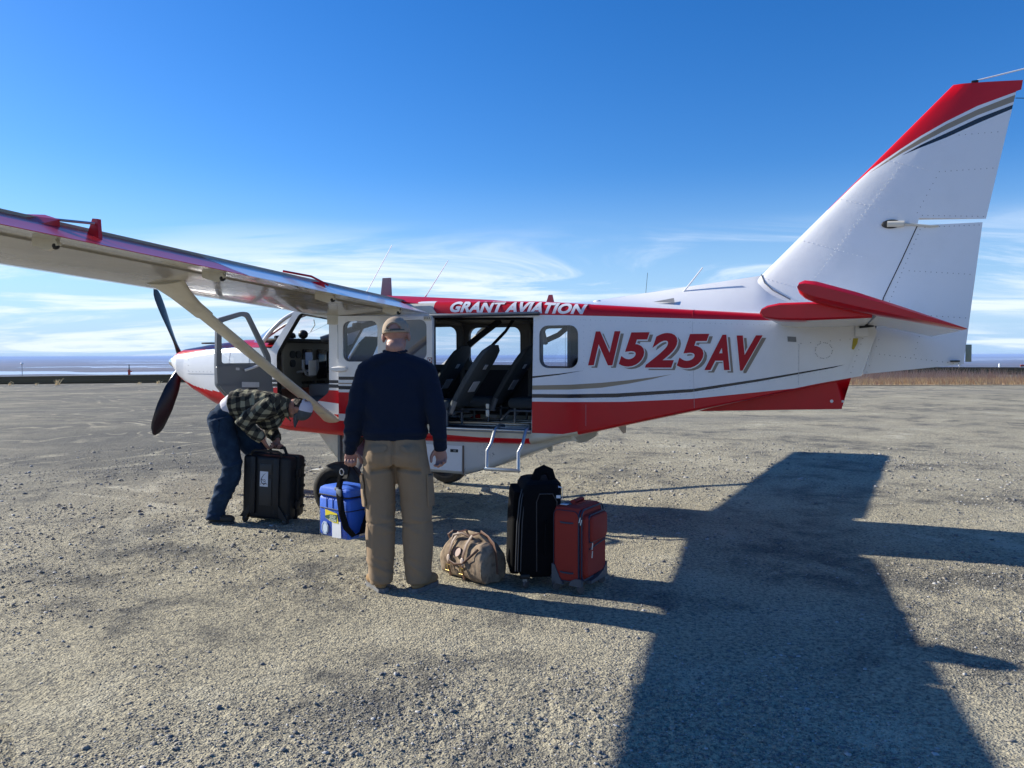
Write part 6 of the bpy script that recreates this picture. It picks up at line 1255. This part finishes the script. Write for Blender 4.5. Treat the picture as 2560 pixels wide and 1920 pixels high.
m = MB(); m.tube([(.125, -.19, .66), (.135, -.22, .70), (.16, -.21, .69), (.165, -.20, .62), (.14, -.215, .60), (.125, -.21, .66)], [(.008, .002)] * 6, 5, 0, False); m.box((.13, -.245, .635), (.03, .002, .02), 0); m.build('airline_tag', [PAPER], bs)
CWH_ = mat('caster_wheel_grey', (.075, .065, .062), .6)
for x_, y_ in ((-.10, -.215), (.11, -.215), (-.10, .2), (.11, .2)): m = MB(); caster(m, x_, y_, 0, 1, .030); m.build('caster', [CWH_, ALUD], bs)
for x_ in (-.10, .11): MB().box((x_, -.232, .085), (.07, .03, .035), 0, .01).build('corner_guard', [BLACKP], bs)
# red suitcase
rs = empty('suitcase', (.455, 5.33, 0), R(-31)); tag(rs, 'smaller red suitcase with dark blue zips and grey corner guards, rightmost of the luggage', 'suitcase')
RFAB = mat('red_polyester', (.30, .024, .013), .8, var=.3, vs=9, col2=(.22, .018, .011), bump=.3, bs=12, bd=.008); BZ = mat('dark_blue_trim', (.012, .016, .045), .5); GGU = mat('grey_corner_plastic', (.075, .085, .10), .5)
Wr_, Dr_ = .215, .34
m = MB(); rg = []
for z, k in ((.076, .95), (.098, 1), (.50, 1.0), (.545, .975), (.572, .90), (.582, .75)): rg.append([(x * k, y * k, z) for x, y in rrect(-Wr_ / 2, -Dr_ / 2, Wr_ / 2, Dr_ / 2, .025)])
m.loft(rg); m.build('bag_body', [RFAB], rs)
# front pockets are on the +X side
m = MB(); rg = []
for x, k in ((.105, 1.0), (.130, .98), (.143, .92)): rg.append([(x, y * k, .315 + (z - .315) * k) for y, z in rrect(-.155, .10, .155, .53, .04)])
m.loft(rg); m.build('front_panel', [RFAB], rs)
m = MB(); m.loft([[(x, y * k, .43 + (z - .43) * k) for y, z in rrect(-.12, .345, .135, .52, .03)] for x, k in ((.140, 1), (.160, .97), (.166, .9))]); m.build('upper_pocket', [RFAB], rs)
MB().tube([(.142, y, z) for y, z in rrect(-.125, .34, .14, .525, .03)] + [(.142, .14, .49)], [(.006, .006)] * 25, 6, 0, False).build('zip', [BZ], rs)
MB().tube([(.146, -.12, .30), (.146, .135, .325)], [(.007, .004)] * 2, 6).build('zip', [BZ], rs)
for x_ in (.092, .112): MB().tube([(x_, y * 1.01, z) for y, z in rrect(-Dr_ / 2, .085, Dr_ / 2, .565, .045)] + [(x_, Dr_ / 2, .5)], [(.006, .007)] * 25, 6, 0, False).build('zip', [BZ], rs)
for z_ in (.475, .135): MB().tube([(-.05, -.171, z_), (-.03, -.177, z_ - .002), (.03, -.177, z_ - .002), (.05, -.171, z_)], [(.006, .004)] * 4, 8).build('side_bumper', [mat('blue_bumper', (.02, .035, .07), .4)], rs)
MB().tube([(x, -.1705, z) for x, z in rrect(-.10, .075, .085, .555, .035)] + [(.085, -.1705, .5)], [(.003, .003)] * 25, 5, 0, False).build('piping', [BZ], rs)
m = MB(); m.loft([[(x, y_, z) for x, z in ((-.112, .05), (-.112, .185), (-.09, .175), (-.05, .09), (-.025, .05))] for y_ in (-.178, -.150)]); m.build('corner_guard', [GGU], rs)
m = MB(); m.loft([[(x, y_, z) for x, z in ((.02, .05), (.035, .085), (.07, .10), (.112, .10), (.112, .05))] for y_ in (-.180, -.150)]); m.build('corner_guard', [GGU], rs)
m = MB(); m.loft([[(x_, y, z) for y, z in ((.16, .06), (.16, .16), (.10, .11), (.0, .085), (-.1, .08), (-.1, .06))] for x_ in (.10, .150)]); m.build('corner_guard', [GGU], rs)
m = MB(); m.tube([(-.01, -.07, .575), (.0, -.07, .605), (.0, .06, .605), (-.01, .07, .575)], [(.02, .008)] * 4, 8, up=(1, 0, 0)); m.box((.0, 0, .585), (.05, .15, .01), 0, .004); m.build('top_handle', [RFAB], rs)
m = MB(); m.box((-.04, -.11, .588), (.05, .07, .004), 0, .001, None); m.build('luggage_tag', [PAPER], rs)
m = MB(); m.box((-.035, -.03, .585), (.05, .16, .012), 0, .004); m.build('trolley_plate', [GGU], rs)
for (x_, y_, z_) in ((.105, -.178, .52), (.115, -.178, .505)): MB().tube([(x_, y_, z_), (x_ - .006, y_ - .006, z_ - .035)], .004, 6).build('zip_puller', [ALU], rs)
for (y_, z_) in ((-.118, .345), (-.12, .29)): MB().tube([(.168, y_, z_), (.166, y_ - .005, z_ - .045)], .004, 6).build('zip_puller', [ALU], rs)
for x_, y_ in ((-.095, -.160), (.090, -.160), (.10, .15), (-.09, .14)): m = MB(); caster(m, x_, y_, 0, 1, .030); m.build('caster', [CWH_, GGU], rs)

bpy.data.scenes.remove(TS)
# thin air over the tundra
hb = MB(); hb.box((0, 0, -20.0), (108000, 108000, 54.0)); hz_ = hb.build('haze', [], None, False); hz_['kind'] = 'stuff'
hm = bpy.data.materials.new('haze_air'); hm.use_nodes = True; t = hm.node_tree; t.nodes.remove(t.nodes['Principled BSDF']); pv = t.nodes.new('ShaderNodeVolumePrincipled'); pv.inputs['Color'].default_value = (.42, .60, 1.0, 1); pv.inputs['Density'].default_value = HAZE; pv.inputs['Anisotropy'].default_value = .0
t.links.new(pv.outputs[0], t.nodes['Material Output'].inputs['Volume']); hz_.data.materials.clear(); hz_.data.materials.append(hm)
